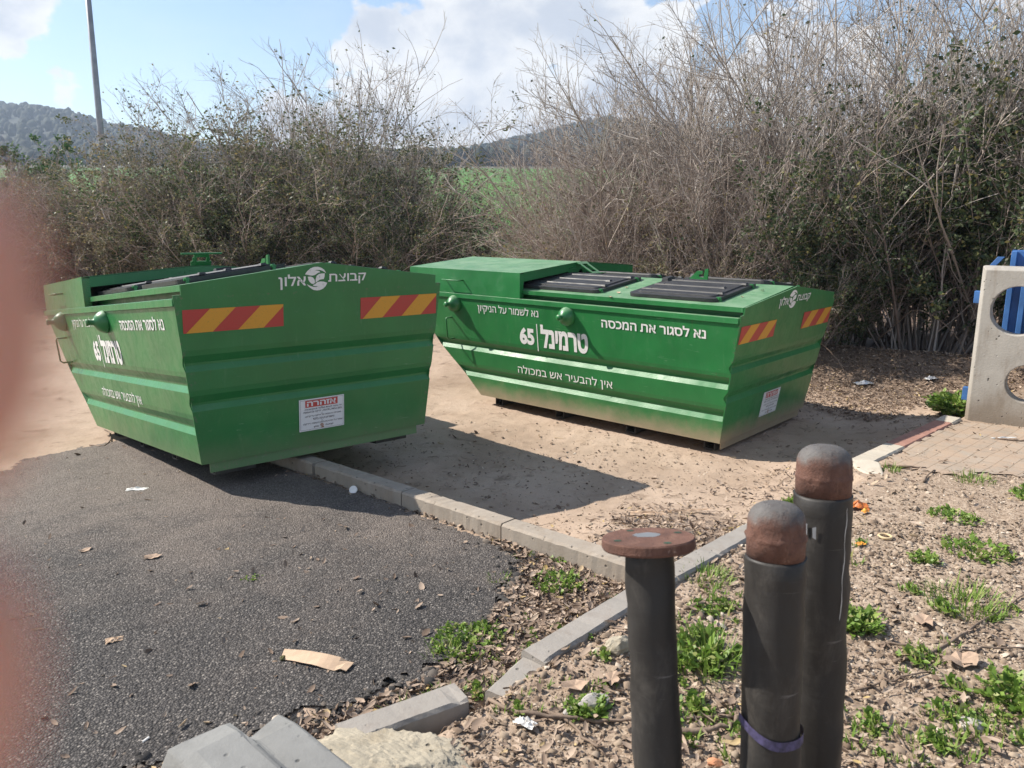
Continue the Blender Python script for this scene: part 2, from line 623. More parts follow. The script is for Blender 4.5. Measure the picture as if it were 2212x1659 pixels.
M['stem'] = mat('twig_bark', f_stem)
M['leaf_dark'] = island_mat('hedge_leaf', [(0.0, (0.042, 0.068, 0.030)), (0.5, (0.080, 0.115, 0.046)), (0.85, (0.14, 0.165, 0.07)), (1.0, (0.32, 0.26, 0.09))], 0.5, 0.38, 0.4)
M['leaf_olive'] = island_mat('sparse_leaf', [(0.0, (0.10, 0.10, 0.06)), (0.5, (0.18, 0.172, 0.10)), (0.85, (0.28, 0.235, 0.145)), (1.0, (0.42, 0.33, 0.13))], 0.6, 0.38, 0.3)
M['leaf_mid'] = island_mat('grey_green_leaf', [(0.0, (0.070, 0.090, 0.045)), (0.5, (0.125, 0.15, 0.07)), (0.85, (0.20, 0.20, 0.10)), (1.0, (0.36, 0.29, 0.12))], 0.55, 0.38, 0.35)
M['leaf_bright'] = island_mat('bright_leaf', [(0.0, (0.035, 0.10, 0.018)), (0.6, (0.065, 0.16, 0.028)), (1.0, (0.12, 0.20, 0.04))], 0.5, 0.25, 0.4)
M['grass'] = island_mat('fresh_grass', [(0.0, (0.115, 0.20, 0.032)), (0.5, (0.20, 0.325, 0.052)), (0.85, (0.31, 0.39, 0.10)), (1.0, (0.44, 0.38, 0.18))], 0.5, 0.3, 0.4)
M['litter'] = island_mat('dry_leaf', [(0.0, (0.13, 0.09, 0.066)), (0.3, (0.26, 0.19, 0.142)), (0.7, (0.40, 0.305, 0.232)), (0.95, (0.52, 0.41, 0.315)), (1.0, (0.52, 0.38, 0.14))], 0.75, 0.08, 0.25)
M['pebble'] = island_mat('pebble', [(0.0, (0.16, 0.115, 0.083)), (0.5, (0.29, 0.22, 0.16)), (0.88, (0.42, 0.335, 0.25)), (1.0, (0.60, 0.52, 0.43))], 0.9, 0, 0.2)
M['crumb'] = island_mat('asphalt_crumb', [(0.0, (0.03, 0.029, 0.028)), (0.6, (0.085, 0.078, 0.072)), (1.0, (0.22, 0.18, 0.145))], 0.9, 0, 0.2)
M['stick'] = simple('dead_wood', (0.20, 0.145, 0.105), 0.85, 0.35, 12, 0.4)


def concrete(name, col, stain=(0.2, 0.15, 0.1), low=0.0, pit=0.4):
    def f(t, p):
        o = t.new('TexCoord').outputs['Object']
        z = t.sep(o)[2]
        n = t.noise(o, 3.0, 7.0, 0.65, 0.3)
        c = t.ramp(n, [(0.28, tuple(0.80 * v for v in col)), (0.72, tuple(1.1 * v for v in col))])
        f2 = t.noise(o, 60.0, 4.0, 0.7)
        c = t.mix(t.ss(f2, 0.6, 0.75, 0, 0.35), c, tuple(0.55 * v for v in col))
        s_ = t.noise(t.scale(o, (3, 3, 0.8)), 2.0, 6.0, 0.7)
        c = t.mix(t.ss(s_, 0.47, 0.70, 0, 0.42 + (0.25 if pit > 0.9 else 0)), c, stain)
        if low:
            c = t.mix(t.math('MULTIPLY', t.ss(t.math('ADD', z, t.math('MULTIPLY', n, 0.3)), 0.16, 0.52, 1, 0), low), c, stain)
        v = t.ss(t.vor(o, 21.0), 0.20, 0.08)
        v = t.math('MULTIPLY', v, t.ss(t.noise(o, 7.0, 2.0), 0.5, 0.62))
        c = t.mix(t.math('MULTIPLY', v, 0.75), c, tuple(0.25 * q for q in col))
        t.put(p.inputs['Base Color'], c)
        p.inputs['Roughness'].default_value = 0.88
        p.inputs['Specular IOR Level'].default_value = 0.25
        h = t.math('SUBTRACT', t.math('ADD', t.math('MULTIPLY', f2, 0.4), t.math('MULTIPLY', n, 0.5)), t.math('MULTIPLY', v, 1.5))
        bump(t, p, h, pit, 0.008)
    return mat(name, f)


M['kerb'] = concrete('kerb_concrete', (0.33, 0.285, 0.235), (0.20, 0.15, 0.11), 0, 0.6)
M['kerb_grey'] = concrete('kerb_grey_concrete', (0.31, 0.285, 0.255), (0.20, 0.16, 0.13), 0, 0.6)
M['kerb_white'] = concrete('kerb_white_paint', (0.50, 0.45, 0.37), (0.34, 0.27, 0.20), 0, 0.7)
M['kerb_red'] = concrete('kerb_red_paint', (0.34, 0.185, 0.145), (0.36, 0.22, 0.16), 0, 0.4)
M['slab'] = concrete('slab_concrete', (0.385, 0.36, 0.32), (0.21, 0.17, 0.13), 0.9, 1.0)
M['barrier'] = concrete('barrier_concrete', (0.235, 0.235, 0.225), (0.15, 0.15, 0.145), 0, 0.45)
M['rock'] = concrete('limestone', (0.39, 0.345, 0.265), (0.27, 0.22, 0.15), 0, 1.0)
M['rock_grey'] = concrete('grey_stone', (0.42, 0.39, 0.36), (0.32, 0.27, 0.22), 0, 0.6)


def f_tiles(t, p):
    o = t.new('TexCoord').outputs['Object']
    b = t.new('TexBrick', offset=0.5)
    t.l.new(o, b.inputs['Vector'])
    b.inputs['Scale'].default_value = 1.0
    b.inputs['Brick Width'].default_value = 0.20
    b.inputs['Row Height'].default_value = 0.10
    b.inputs['Mortar Size'].default_value = 0.005
    b.inputs['Mortar Smooth'].default_value = 0.3
    b.inputs['Color1'].default_value = (0.27, 0.235, 0.19, 1)
    b.inputs['Color2'].default_value = (0.34, 0.30, 0.25, 1)
    b.inputs['Mortar'].default_value = (0.15, 0.12, 0.085, 1)
    n = t.noise(o, 4.0, 7.0, 0.7, 0.4)
    c = t.mix(t.ss(n, 0.36, 0.60, 0.30, 0.94), b.outputs['Color'], (0.36, 0.265, 0.19))
    t.put(p.inputs['Base Color'], c)
    p.inputs['Roughness'].default_value = 0.9
    h = t.math('ADD', t.math('MULTIPLY', b.outputs['Fac'], -1.0), t.math('MULTIPLY', t.noise(o, 40.0, 4.0), 0.5))
    bump(t, p, h, 0.6, 0.006)


M['tiles'] = mat('paving_blocks', f_tiles)


def f_rubber(t, p):
    o = t.new('TexCoord').outputs['Object']
    n = t.noise(t.scale(o, (4, 4, 1.5)), 2.5, 7.0, 0.7)
    c = t.ramp(n, [(0.3, (0.018, 0.0165, 0.0155)), (0.7, (0.036, 0.033, 0.030))])
    s1 = t.noise(t.scale(o, (3, 3, 18.0)), 3.0, 6.0, 0.75, 0.6)
    c = t.mix(t.ss(s1, 0.64, 0.80, 0, 0.40), c, (0.20, 0.195, 0.19))
    s2 = t.noise(o, 9.0, 9.0, 0.8, 1.2)
    c = t.mix(t.ss(s2, 0.60, 0.80, 0, 0.5), c, (0.24, 0.23, 0.22))
    s4 = t.noise(t.scale(o, (2.2, 2.2, 0.8)), 4.0, 8.0, 0.75, 0.6)
    c = t.mix(t.ss(s4, 0.48, 0.74, 0, 0.42), c, (0.125, 0.112, 0.098))
    t.put(p.inputs['Base Color'], c)
    s3 = t.math('MULTIPLY', t.ss(t.noise(t.scale(o, (1.2, 1.2, 46.0)), 2.0, 3.0, 0.6, 1.2), 0.665, 0.69), t.ss(t.noise(o, 5.0, 2.0), 0.54, 0.66))
    c = t.mix(t.math('MULTIPLY', s3, 0.38), c, (0.30, 0.29, 0.28))
    t.put(p.inputs['Base Color'], c)
    p.inputs['Specular IOR Level'].default_value = 0.35
    t.put(p.inputs['Roughness'], t.ss(n, 0.3, 0.7, 0.45, 0.65))
    bump(t, p, t.math('ADD', t.noise(t.scale(o, (2, 2, 9)), 2.0, 4.0), t.math('MULTIPLY', t.noise(o, 70, 2.0), 0.1)), 0.3, 0.01)


M['rubber'] = mat('black_rubber_sleeve', f_rubber)


def f_rust(t, p, hi=99.0, lo=98.0):
    o = t.new('TexCoord').outputs['Object']
    z = t.sep(o)[2]
    n = t.noise(o, 14.0, 8.0, 0.7, 0.3)
    c = t.ramp(n, [(0.25, (0.066, 0.032, 0.023)), (0.5, (0.125, 0.058, 0.040)), (0.8, (0.205, 0.108, 0.075))])
    zz = t.math('ADD', z, t.math('MULTIPLY', t.math('SUBTRACT', t.noise(o, 12.0, 6.0, 0.7), 0.5), 0.09))
    bare = t.ss(zz, lo, hi)
    c = t.mix(bare, c, t.ramp(t.noise(o, 6.0, 5.0), [(0.3, (0.065, 0.058, 0.054)), (0.55, (0.12, 0.112, 0.106)), (0.8, (0.155, 0.10, 0.075))]))
    sp = t.noise(o, 50.0, 3.0, 0.7)
    c = t.mix(t.ss(sp, 0.66, 0.74, 0, 0.5), c, (0.42, 0.30, 0.24))
    t.put(p.inputs['Base Color'], c)
    t.put(p.inputs['Roughness'], t.ss(bare, 0, 1, 0.85, 0.62))
    t.put(p.inputs['Metallic'], t.math('MULTIPLY', bare, 0.0))
    c2 = t.mix(t.ss(t.noise(o, 38.0, 7.0, 0.8, 0.5), 0.54, 0.66, 0, 0.6), c, (0.055, 0.030, 0.024))
    c2 = t.mix(t.ss(t.noise(t.scale(o, (8, 8, 2.2)), 3.0, 6.0, 0.75), 0.58, 0.72, 0, 0.45), c2, (0.33, 0.20, 0.13))
    t.put(p.inputs['Base Color'], c2)
    bump(t, p, t.math('ADD', t.noise(o, 75.0, 6.0, 0.75), t.noise(o, 22.0, 3.0)), 0.9, 0.005)


M['rust'] = mat('rusty_steel', f_rust)
M['rust_cap'] = mat('half_rusted_cap', lambda t, p: f_rust(t, p, 0.112, 0.072))
M['purple'] = simple('purple_tape', (0.060, 0.052, 0.115), 0.65, 0.6, 55)
M['blue'] = simple('blue_panel', (0.045, 0.14, 0.36), 0.5, 0.25, 5)
M['pole'] = simple('galvanised_steel', (0.27, 0.28, 0.30), 0.45, 0.2, 4, 0, 0.4)
M['card'] = simple('tan_cardboard', (0.50, 0.36, 0.245), 0.85, 0.16, 9, 0.2)
M['bigleaf'] = simple('brown_leaf', (0.36, 0.255, 0.18), 0.8, 0.3, 26, 0.4)
M['paper'] = simple('white_paper', (0.74, 0.72, 0.68), 0.8, 0.12, 20)
M['moss'] = simple('dry_moss', (0.10, 0.095, 0.035), 0.95, 0.4, 60, 0.8)
M['orange'] = simple('orange_wrapper', (0.46, 0.14, 0.035), 0.3, 0.35, 18)
M['peel'] = simple('orange_peel', (0.75, 0.34, 0.05), 0.55, 0.2, 30)
M['ring'] = simple('tan_ring', (0.56, 0.42, 0.24), 0.6, 0.1, 20)
M['foil'] = simple('crumpled_foil', (0.62, 0.63, 0.65), 0.25, 0.2, 16, 0.6, 0.6)
M['bag'] = simple('dark_bag', (0.035, 0.04, 0.05), 0.5, 0.3, 8)
M['brick'] = simple('orange_brick', (0.55, 0.25, 0.13), 0.85, 0.2, 14, 0.5)


def f_skin(t, p):
    o = t.new('TexCoord').outputs['Object']
    n = t.noise(o, 90.0, 4.0)
    t.put(p.inputs['Base Color'], t.ramp(n, [(0.3, (0.55, 0.265, 0.195)), (0.7, (0.63, 0.32, 0.245))]))
    p.inputs['Roughness'].default_value = 0.5
    p.inputs['Subsurface Weight'].default_value = 0.6
    p.inputs['Subsurface Radius'].default_value = (1.0, 0.25, 0.12)
    p.inputs['Subsurface Scale'].default_value = 0.006


M['skin'] = mat('skin', f_skin)

# ------------------------------------------------------------------ the lie of the land
J = np.array([0.60, 3.55])                     # where the two kerbs meet
K1A, K1B = np.array([-1.20, 5.22]), np.array([0.55, 3.564])      # front edge of the kerb beside the asphalt
K1D = (K1B - K1A) / np.linalg.norm(K1B - K1A)
K1N = np.array([-K1D[1], K1D[0]])              # towards the dirt lot
K2A, K2B = np.array([0.016, 2.776]), np.array([1.322, 4.175])
K2D = (K2B - K2A) / np.linalg.norm(K2B - K2A)
K2N = np.array([K2D[1], -K2D[0]])              # towards the gravel
WA, WB = np.array([2.557, 5.70]), np.array([3.928, 6.983])       # inner edge of the painted kerb
WD = (WB - WA) / np.linalg.norm(WB - WA)
WN = np.array([WD[1], -WD[0]])


def sm(t):
    t = np.clip(t, 0, 1)
    return t * t * (3 - 2 * t)


def z_asph(x, y):
    u = (x + 2.0) * .66 - (y - 5.0) * .75
    return .205 + np.where(u < 0, np.maximum(.068 * u, -.19 + .01 * u), .030 * u)


def wob(x, y):
    return (np.sin(1.7 * x + 2.3 * y) * .5 + np.sin(3.9 * x - 2.1 * y + 1) * .35 + np.sin(7.3 * x + 6.1 * y + 2) * .22 + np.sin(15 * x - 13 * y) * .1)


def H(x, y):
    x = np.asarray(x, float)
    y = np.asarray(y, float)
    d1 = (x - K1A[0]) * K1N[0] + (y - K1A[1]) * K1N[1]
    d2 = (x - K2A[0]) * K2N[0] + (y - K2A[1]) * K2N[1]
    dw = (x - WA[0]) * WN[0] + (y - WA[1]) * WN[1]
    za = z_asph(x, y)
    rj = np.hypot(x - J[0] - .15, y - J[1] - .25)
    zd = .0 + .36 * np.exp(-(rj / 1.15) ** 2) + wob(x, y) * .012
    zg = .235 + .135 * sm((6.2 - y) / 2.6) + wob(x, y) * .012
    # dirt lot versus gravel: over the second kerb and its extension, then the painted kerb
    dg = np.where(x > 2.42, dw, d2)
    zd = zd + .12 * sm(1 + dw / .9) * sm((x - 1.2) / 1.2)
    g = sm((dg - .02) / .10)
    lot = zd * (1 - g) + zg * g
    onA = sm((.09 - d1) / .06) * sm((.07 - d2) / .05)
    z = lot * (1 - onA) + za * onA
    # higher ground in front where the photographer stands
    z = z + np.where(y < 1.2, .02 * (1.2 - y), 0)
    # bank under the right-hand hedge, slope up to the field
    lx = (x - 4.4) * .50 + (y - 10.6) * .86
    z = z + .32 * np.exp(-(lx / .55) ** 2) * sm((x - .5) / 2) * sm((9.5 - x) / 2)
    z = z + np.maximum(0, y - 12) * .058
    return z


def G(px, py, lift=0.0):
    """the point of the ground seen at a pixel of the 2212 x 1659 view"""
    d = pix_dir(px, py)
    t, o = 1.2, Vector((0, 0, HC))
    step = .02
    while t < 80:
        p = o + d * t
        if p.z <= float(H(p.x, p.y)):
            break
        t += step
    return Vector((p.x, p.y, float(H(p.x, p.y)) + lift))


def grid_axis(segs):
    out = []
    for a, b, st in segs:
        out.append(np.arange(a, b, st))
    return np.concatenate(out + [np.array([segs[-1][1]])])


gx = grid_axis([(-400, -60, 20), (-60, -20, 3), (-20, -6, .5), (-6, -4, .12), (-4, 6.5, .04), (6.5, 12, .25), (12, 24, 1), (24, 60, 4), (60, 400, 20)])
gy = grid_axis([(-40, -6, 4), (-6, 1, .35), (1, 8.2, .04), (8.2, 13, .12), (13, 30, .5)])
X, Y = np.meshgrid(gx, gy)
Z = H(X, Y) + np.where((np.abs(X) < 20) & (Y < 20), RNG.normal(0, .0025, X.shape), 0)
Z = Z + (wob(X * 4.1, Y * 4.3) + wob(X * 9.7 + 2, Y * 8.9)) * .0035
nx, ny = len(gx), len(gy)
idx = np.arange(nx * ny).reshape(ny, nx)
F = np.stack([idx[:-1, :-1], idx[:-1, 1:], idx[1:, 1:], idx[1:, :-1]], -1).reshape(-1, 4)
me = np_mesh('ground', np.stack([X, Y, Z], -1).reshape(-1, 3), F)
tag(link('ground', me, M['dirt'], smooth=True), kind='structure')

# asphalt: its own sheet with a crumbling edge
a_edge = [(-1.55, 2.05), (-1.10, 2.30), (-.80, 2.47), (-.52, 2.62), (-.30, 2.78), (-.16, 3.02), (-.08, 3.30), (.02, 3.62), (.04, 3.86), (-.14, 4.16)]
k1f = [tuple(K1A + K1D * t - K1N * .012) for t in np.linspace(1.5, -2.6, 12)]
a_far = [(-3.15, 7.02), (-3.55, 7.05), (-3.85, 6.72), (-4.15, 6.35), (-4.05, 6.02), (-4.6, 5.7), (-5.2, 5.9), (-5.9, 5.5), (-6.3, 4.2), (-6, 2.6), (-4.5, 1.4), (-3.2, 1.15), (-2.4, 1.45)]


def ragged(poly, amp, n):
    out = []
    for i, a in enumerate(poly):
        b = poly[(i + 1) % len(poly)]
        L = math.dist(a, b)
        k = max(1, int(L / n))
        for j in range(k):
            t = j / k
            q = amp if not (a in k1f and b in k1f) else 0
            out.append((a[0] + (b[0] - a[0]) * t + random.gauss(0, q), a[1] + (b[1] - a[1]) * t + random.gauss(0, q)))
    return out


def inside(px, py, poly):
    c = np.zeros(np.shape(px), bool)
    n = len(poly)
    for i in range(n):
        x0, y0 = poly[i]
        x1, y1 = poly[(i + 1) % n]
        if y0 == y1:
            continue
        cond = ((y0 > py) != (y1 > py)) & (px < (x1 - x0) * (py - y0) / (y1 - y0) + x0)
        c ^= cond
    return c


a_poly = a_edge + k1f + a_far
a_rag = ragged(a_poly, .022, .06)
ax_, ay_ = np.meshgrid(np.arange(-6.6, .9, .02), np.arange(1.0, 7.3, .02))
ewx = wob(ax_ * 3.1, ay_ * 3.3) * .030 + wob(ax_ * 9 + 4, ay_ * 8.7) * .016 + RNG.normal(0, .010, ax_.shape)
ewy = wob(ax_ * 2.7 + 3, ay_ * 3.7) * .030 + wob(ax_ * 8 + 1, ay_ * 9.7) * .016 + RNG.normal(0, .010, ax_.shape)
ain = inside(ax_ + ewx, ay_ + ewy, a_rag)
n1, n0 = ain.shape
aid = np.arange(n0 * n1).reshape(n1, n0)
keep = ain[:-1, :-1] & ain[1:, :-1] & ain[:-1, 1:] & ain[1:, 1:]
AF = np.stack([aid[:-1, :-1], aid[:-1, 1:], aid[1:, 1:], aid[1:, :-1]], -1)[keep]
used, inv = np.unique(AF, return_inverse=True)
AV = np.stack([ax_, ay_, H(ax_, ay_) + .014 + (wob(ax_ * 4.1, ay_ * 4.3)) * .0035 + RNG.normal(0, .0012, ax_.shape)], -1).reshape(-1, 3)[used]
tag(link('asphalt', np_mesh('asphalt', AV, inv.reshape(-1, 4)), M['asphalt'], smooth=True), kind='structure')

# green field rising beyond the hedge
fy = np.concatenate([np.arange(24, 60, 2), np.arange(60, 345, 6)])
fx = np.arange(-420, 421, 12.0)
FX, FY = np.meshgrid(fx, fy)
FZ = .058 * 12 + .22 + (FY - 24) * .070 + np.sin(FX * .02 + FY * .013) * .35 + np.where(FY < 27, -.25 * (27 - FY), 0)
ii = np.arange(FX.size).reshape(FX.shape)
FF = np.stack([ii[:-1, :-1], ii[:-1, 1:], ii[1:, 1:], ii[1:, :-1]], -1).reshape(-1, 4)
tag(link('field', np_mesh('field', np.stack([FX, FY, FZ], -1).reshape(-1, 3), FF), M['field'], smooth=True), kind='structure')

# wooded hills on the horizon; ridge height given by bearing (px -> py of the crest)
crest = [(-600, 260), (-200, 225), (0, 214), (80, 208), (160, 212), (250, 238), (330, 248), (410, 276), (480, 292), (600, 312), (760, 318), (900, 312), (1020, 300), (1120, 282), (1200, 268), (1300, 256), (1400, 262), (1520, 280), (1700, 300), (1900, 308), (2300, 300), (2900, 290)]
cx_ = np.array([c[0] for c in crest], float)
cy_ = np.array([c[1] for c in crest], float)


def hill_z(x, y):
    d = np.hypot(x, y)
    px = 1106 + FPX * x / y * 1.022
    py = np.interp(px, cx_, cy_) - 14 * sm((px - 980) / 150)
    top = HC + (469 - py) / FPX * 760.0 * .98 - 24
    base = 23.6 + (y - 330) * .02
    s = sm((y - 330) / 430.0)
    return base + (np.maximum(top - base, 4)) * s + np.sin(x * .021 + y * .017) * 3.5 * s + np.sin(x * .05 - y * .03) * 1.6 * s


hx = np.arange(-900, 901, 15.0)
hy = np.arange(325, 860, 15.0)
HX, HY = np.meshgrid(hx, hy)
HZ = hill_z(HX, np.minimum(HY, 760)) - np.maximum(0, HY - 770) * .5
ii = np.arange(HX.size).reshape(HX.shape)
HF = np.stack([ii[:-1, :-1], ii[:-1, 1:], ii[1:, 1:], ii[1:, :-1]], -1).reshape(-1, 4)
tag(link('hills', np_mesh('hills', np.stack([HX, HY, HZ], -1).reshape(-1, 3), HF), M['hill'], smooth=True), kind='structure')


def ico(sub):
    bm = bmesh.new()
    bmesh.ops.create_icosphere(bm, subdivisions=sub, radius=1)
    v = np.array([q.co[:] for q in bm.verts])
    f = np.array([[w.index for w in q.verts] for q in bm.faces])
    bm.free()
    return v, f


IV1, IF1 = ico(1)
IV2, IF2 = ico(2)


def far_trees(n, xr, yr, hr, zfun, name):
    x = RNG.uniform(*xr, n)
    y = RNG.uniform(*yr, n)
    px = 1106 + FPX * x / y
    k = (px > -250) & (px < 2450)
    x, y = x[k], y[k]
    n = len(x)
    h = RNG.uniform(*hr, n)
    base = IV2 * (1 + RNG.normal(0, .16, (len(IV2), 1)))
    base = base * np.array([.42, .42, .5]) + np.array([0, 0, .5])
    base[:, :2] *= (1.15 - .45 * base[:, 2:3].clip(0, 1))
    V, Fc = scatter_np(base, IF2, np.stack([x, y, zfun(x, y) - 1], -1), h, rand_rot(n, .06), np.stack([RNG.uniform(.7, 1.2, n), RNG.uniform(.7, 1.2, n), np.ones(n)], -1))
    return tag(link(name, np_mesh(name, V, Fc), M['far_tree']), kind='stuff')


far_trees(9500, (-620, 620), (352, 765), (4.5, 8.5), hill_z, 'hill_forest')
far_trees(1000, (-270, 270), (332, 352), (5, 9), lambda x, y: 22.6 + 0 * x, 'field_edge_trees')

# ------------------------------------------------------------------ the two skips
ZB, ZC2, ZC1, ZR, ZE1, ZE2, ZPL, ZPK = .113, .343, .638, 1.24, .780, .509, 1.324, 1.442
WT2, WB2, WP2 = 1.033, .906, .988
XNB, XH = .186, 2.41
FARX = [(ZB, 3.088), (ZC2, 3.312), (ZC1, 3.662), (ZR, 4.16)]


def hw(z):
    return WB2 + (WT2 - WB2) * min(max((z - ZB) / (ZR - ZB), 0), 1)


def xn(z):
    return XNB * (1 - min((z - ZB) / (ZR - ZB), 1.17))


def xf(z):
    return float(np.interp(z, [a for a, _ in FARX], [b for _, b in FARX]))


def groove_rows(zs, z0, z1):
    rows = [(z0, 0.0)]
    for zc in sorted(zs):
        rows += [(zc - .024, 0), (zc + .018, .030), (zc + .036, .030), (zc + .085, .004), (zc + .12, 0)]
    rows.append((z1, 0))
    return rows


def text_mesh(s, heb=True, bold=0.012):
    vis = s[::-1] if heb else s
    if 'ת' in vis:
        V, Fs = text_mesh(vis.replace('ת', 'ח'), False, bold)
        for i, ch in enumerate(vis):
            if ch == 'ת':
                pre = vis[:i].replace('ת', 'ח').rstrip()
                xm = max(v[0] for v in text_mesh(pre, False, bold)[0]) + .02 if pre else -9
                x0 = min(v[0] for v in V if v[0] > xm)
                n = len(V)
                th = .085 + bold
                V = V + [(x0 - .09, -bold, .0017), (x0 + .09 + bold, -bold, .0017), (x0 + .09 + bold, th, .0017), (x0 - .09, th, .0017)]
                Fs = Fs + [[n, n + 1, n + 2, n + 3]]
        return V, Fs
    cu = bpy.data.curves.new('lettering', 'FONT')
    cu.body = vis
    cu.offset = bold
    cu.resolution_u = 4
    o = bpy.data.objects.new('lettering', cu)
    COL.objects.link(o)
    bpy.context.view_layer.update()
    me = bpy.data.meshes.new_from_object(o.evaluated_get(bpy.context.evaluated_depsgraph_get()))
    bpy.data.objects.remove(o)
    bpy.data.curves.remove(cu)
    bm = bmesh.new()
    bm.from_mesh(me)
    seen, comp = {}, 0
    for f in bm.faces:                       # lift separate outlines a hair apart so none share a plane
        if f.index in seen:
            continue
        st = [f]
        seen[f.index] = comp
        while st:
            q = st.pop()
            for e in q.edges:
                for w in e.link_faces:
                    if w.index not in seen:
                        seen[w.index] = comp
                        st.append(w)
        comp += 1
    V = []
    done = {}
    for f in bm.faces:
        for v in f.verts:
            done[v.index] = seen[f.index]
    V = [(v.co.x, v.co.y, (done.get(v.index, 0) % 5) * .0003) for v in bm.verts]
    Fs = [[v.index for v in f.verts] for f in bm.faces]
    bm.free()
    bpy.data.meshes.remove(me)
    return V, Fs


_txt = {}


def place_text(mb, s, u0, u1, v0, v1, plane, heb=True, bold=0.012, keep=False):
    """fits the lettering into u0..u1, v0..v1 of a plane function (u to the viewer's right, v up, w out)"""
    key = (s, heb, bold)
    if key not in _txt:
        _txt[key] = text_mesh(s, heb, bold)
    V, Fs = _txt[key]
    xs = [v[0] for v in V]
    ys = [v[1] for v in V]
    x0, x1, y0, y1 = min(xs), max(xs), min(ys), max(ys)
    su = (u1 - u0) / (x1 - x0)
    sv = (v1 - v0) / (y1 - y0)
    mb.add([plane(u0 + (v[0] - x0) * su, v0 + (v[1] - y0) * sv, v[2]) for v in V], Fs)


def side_plane(sgn):
    def f(u, v, w=0.0):             # u = -x for the left side (viewer's right is -x)
        return Vector(((-u if sgn > 0 else u), sgn * (hw(v) + .003 + w), v))
    return f


def end_plane(u, v, w=0.0):         # viewer's right is -y
    return Vector((xn(v) - .007 - w, -u, v))


EMB = {
    'up': [(672, 385), (690, 350), (720, 318), (790, 265), (870, 238), (960, 235), (1040, 260), (1100, 300), (1150, 375), (1110, 350), (1060, 320), (1000, 303), (940, 300), (885, 318), (940, 312), (990, 325), (1010, 350), (960, 360), (920, 385), (880, 405), (830, 412), (770, 405), (700, 388)],
    'leafl': [(730, 430), (800, 432), (850, 455), (880, 500), (892, 560), (860, 582), (820, 580), (775, 545), (745, 500)],
    'leafr': [(905, 555), (905, 490), (930, 420), (980, 385), (1050, 375), (1113, 375), (1108, 440), (1090, 490), (1000, 500), (950, 530)],
    'low': [(840, 605), (890, 590), (940, 550), (1010, 538), (1090, 545), (1168, 572), (1130, 640), (1070, 690), (1000, 715), (930, 720), (850, 705), (780, 660), (735, 620), (705, 580), (760, 612), (840, 640), (900, 650), (968, 635), (900, 632), (855, 622)]}


def emblem(mb, cu, cv, rad, plane, w=0.0):
    k = rad / 242.0
    for key, poly in EMB.items():
        bm = bmesh.new()
        vs = [bm.verts.new(((a - 925) * k, (477 - b) * k, 0)) for a, b in poly]
        bm.faces.new(vs)
        bmesh.ops.triangulate(bm, faces=bm.faces[:])
        bm.verts.index_update()
        V = [(v.co.x, v.co.y) for v in bm.verts]
        Fs = [[v.index for v in f.verts] for f in bm.faces]
        bm.free()
        mb.add([plane(cu + a, cv + b, w) for a, b in V], Fs)


def stripe_panel(u0, u1, v0, v1, root):
    tops = [0, .26, .51, .76, 1.02]
    sl = .235
    base = MB()
    base.add([end_plane(u0, v0, 0), end_plane(u1, v0, 0), end_plane(u1, v1, 0), end_plane(u0, v1, 0)], [(0, 1, 2, 3)])
    o = base.build('hazard_sticker', M['red_decal'], root)
    L = u1 - u0
    for k in (1, 3):
        yl = MB()
        a, b = tops[k], tops[k + 1]
        poly = [(a - sl, 0), (b - sl, 0), (min(b, 1), 1 if b <= 1 else 1), (a, 1)]
        if b > 1:
            t = (1 - (b - sl)) / sl
            poly = [(a - sl, 0), (b - sl, 0), (1, t), (1, 1), (a, 1)]
        yl.add([end_plane(u0 + p * L, v0 + q * (v1 - v0), .0012) for p, q in poly], [tuple(range(len(poly)))])
        yl.build('amber_stripe', M['yellow_decal'], o)


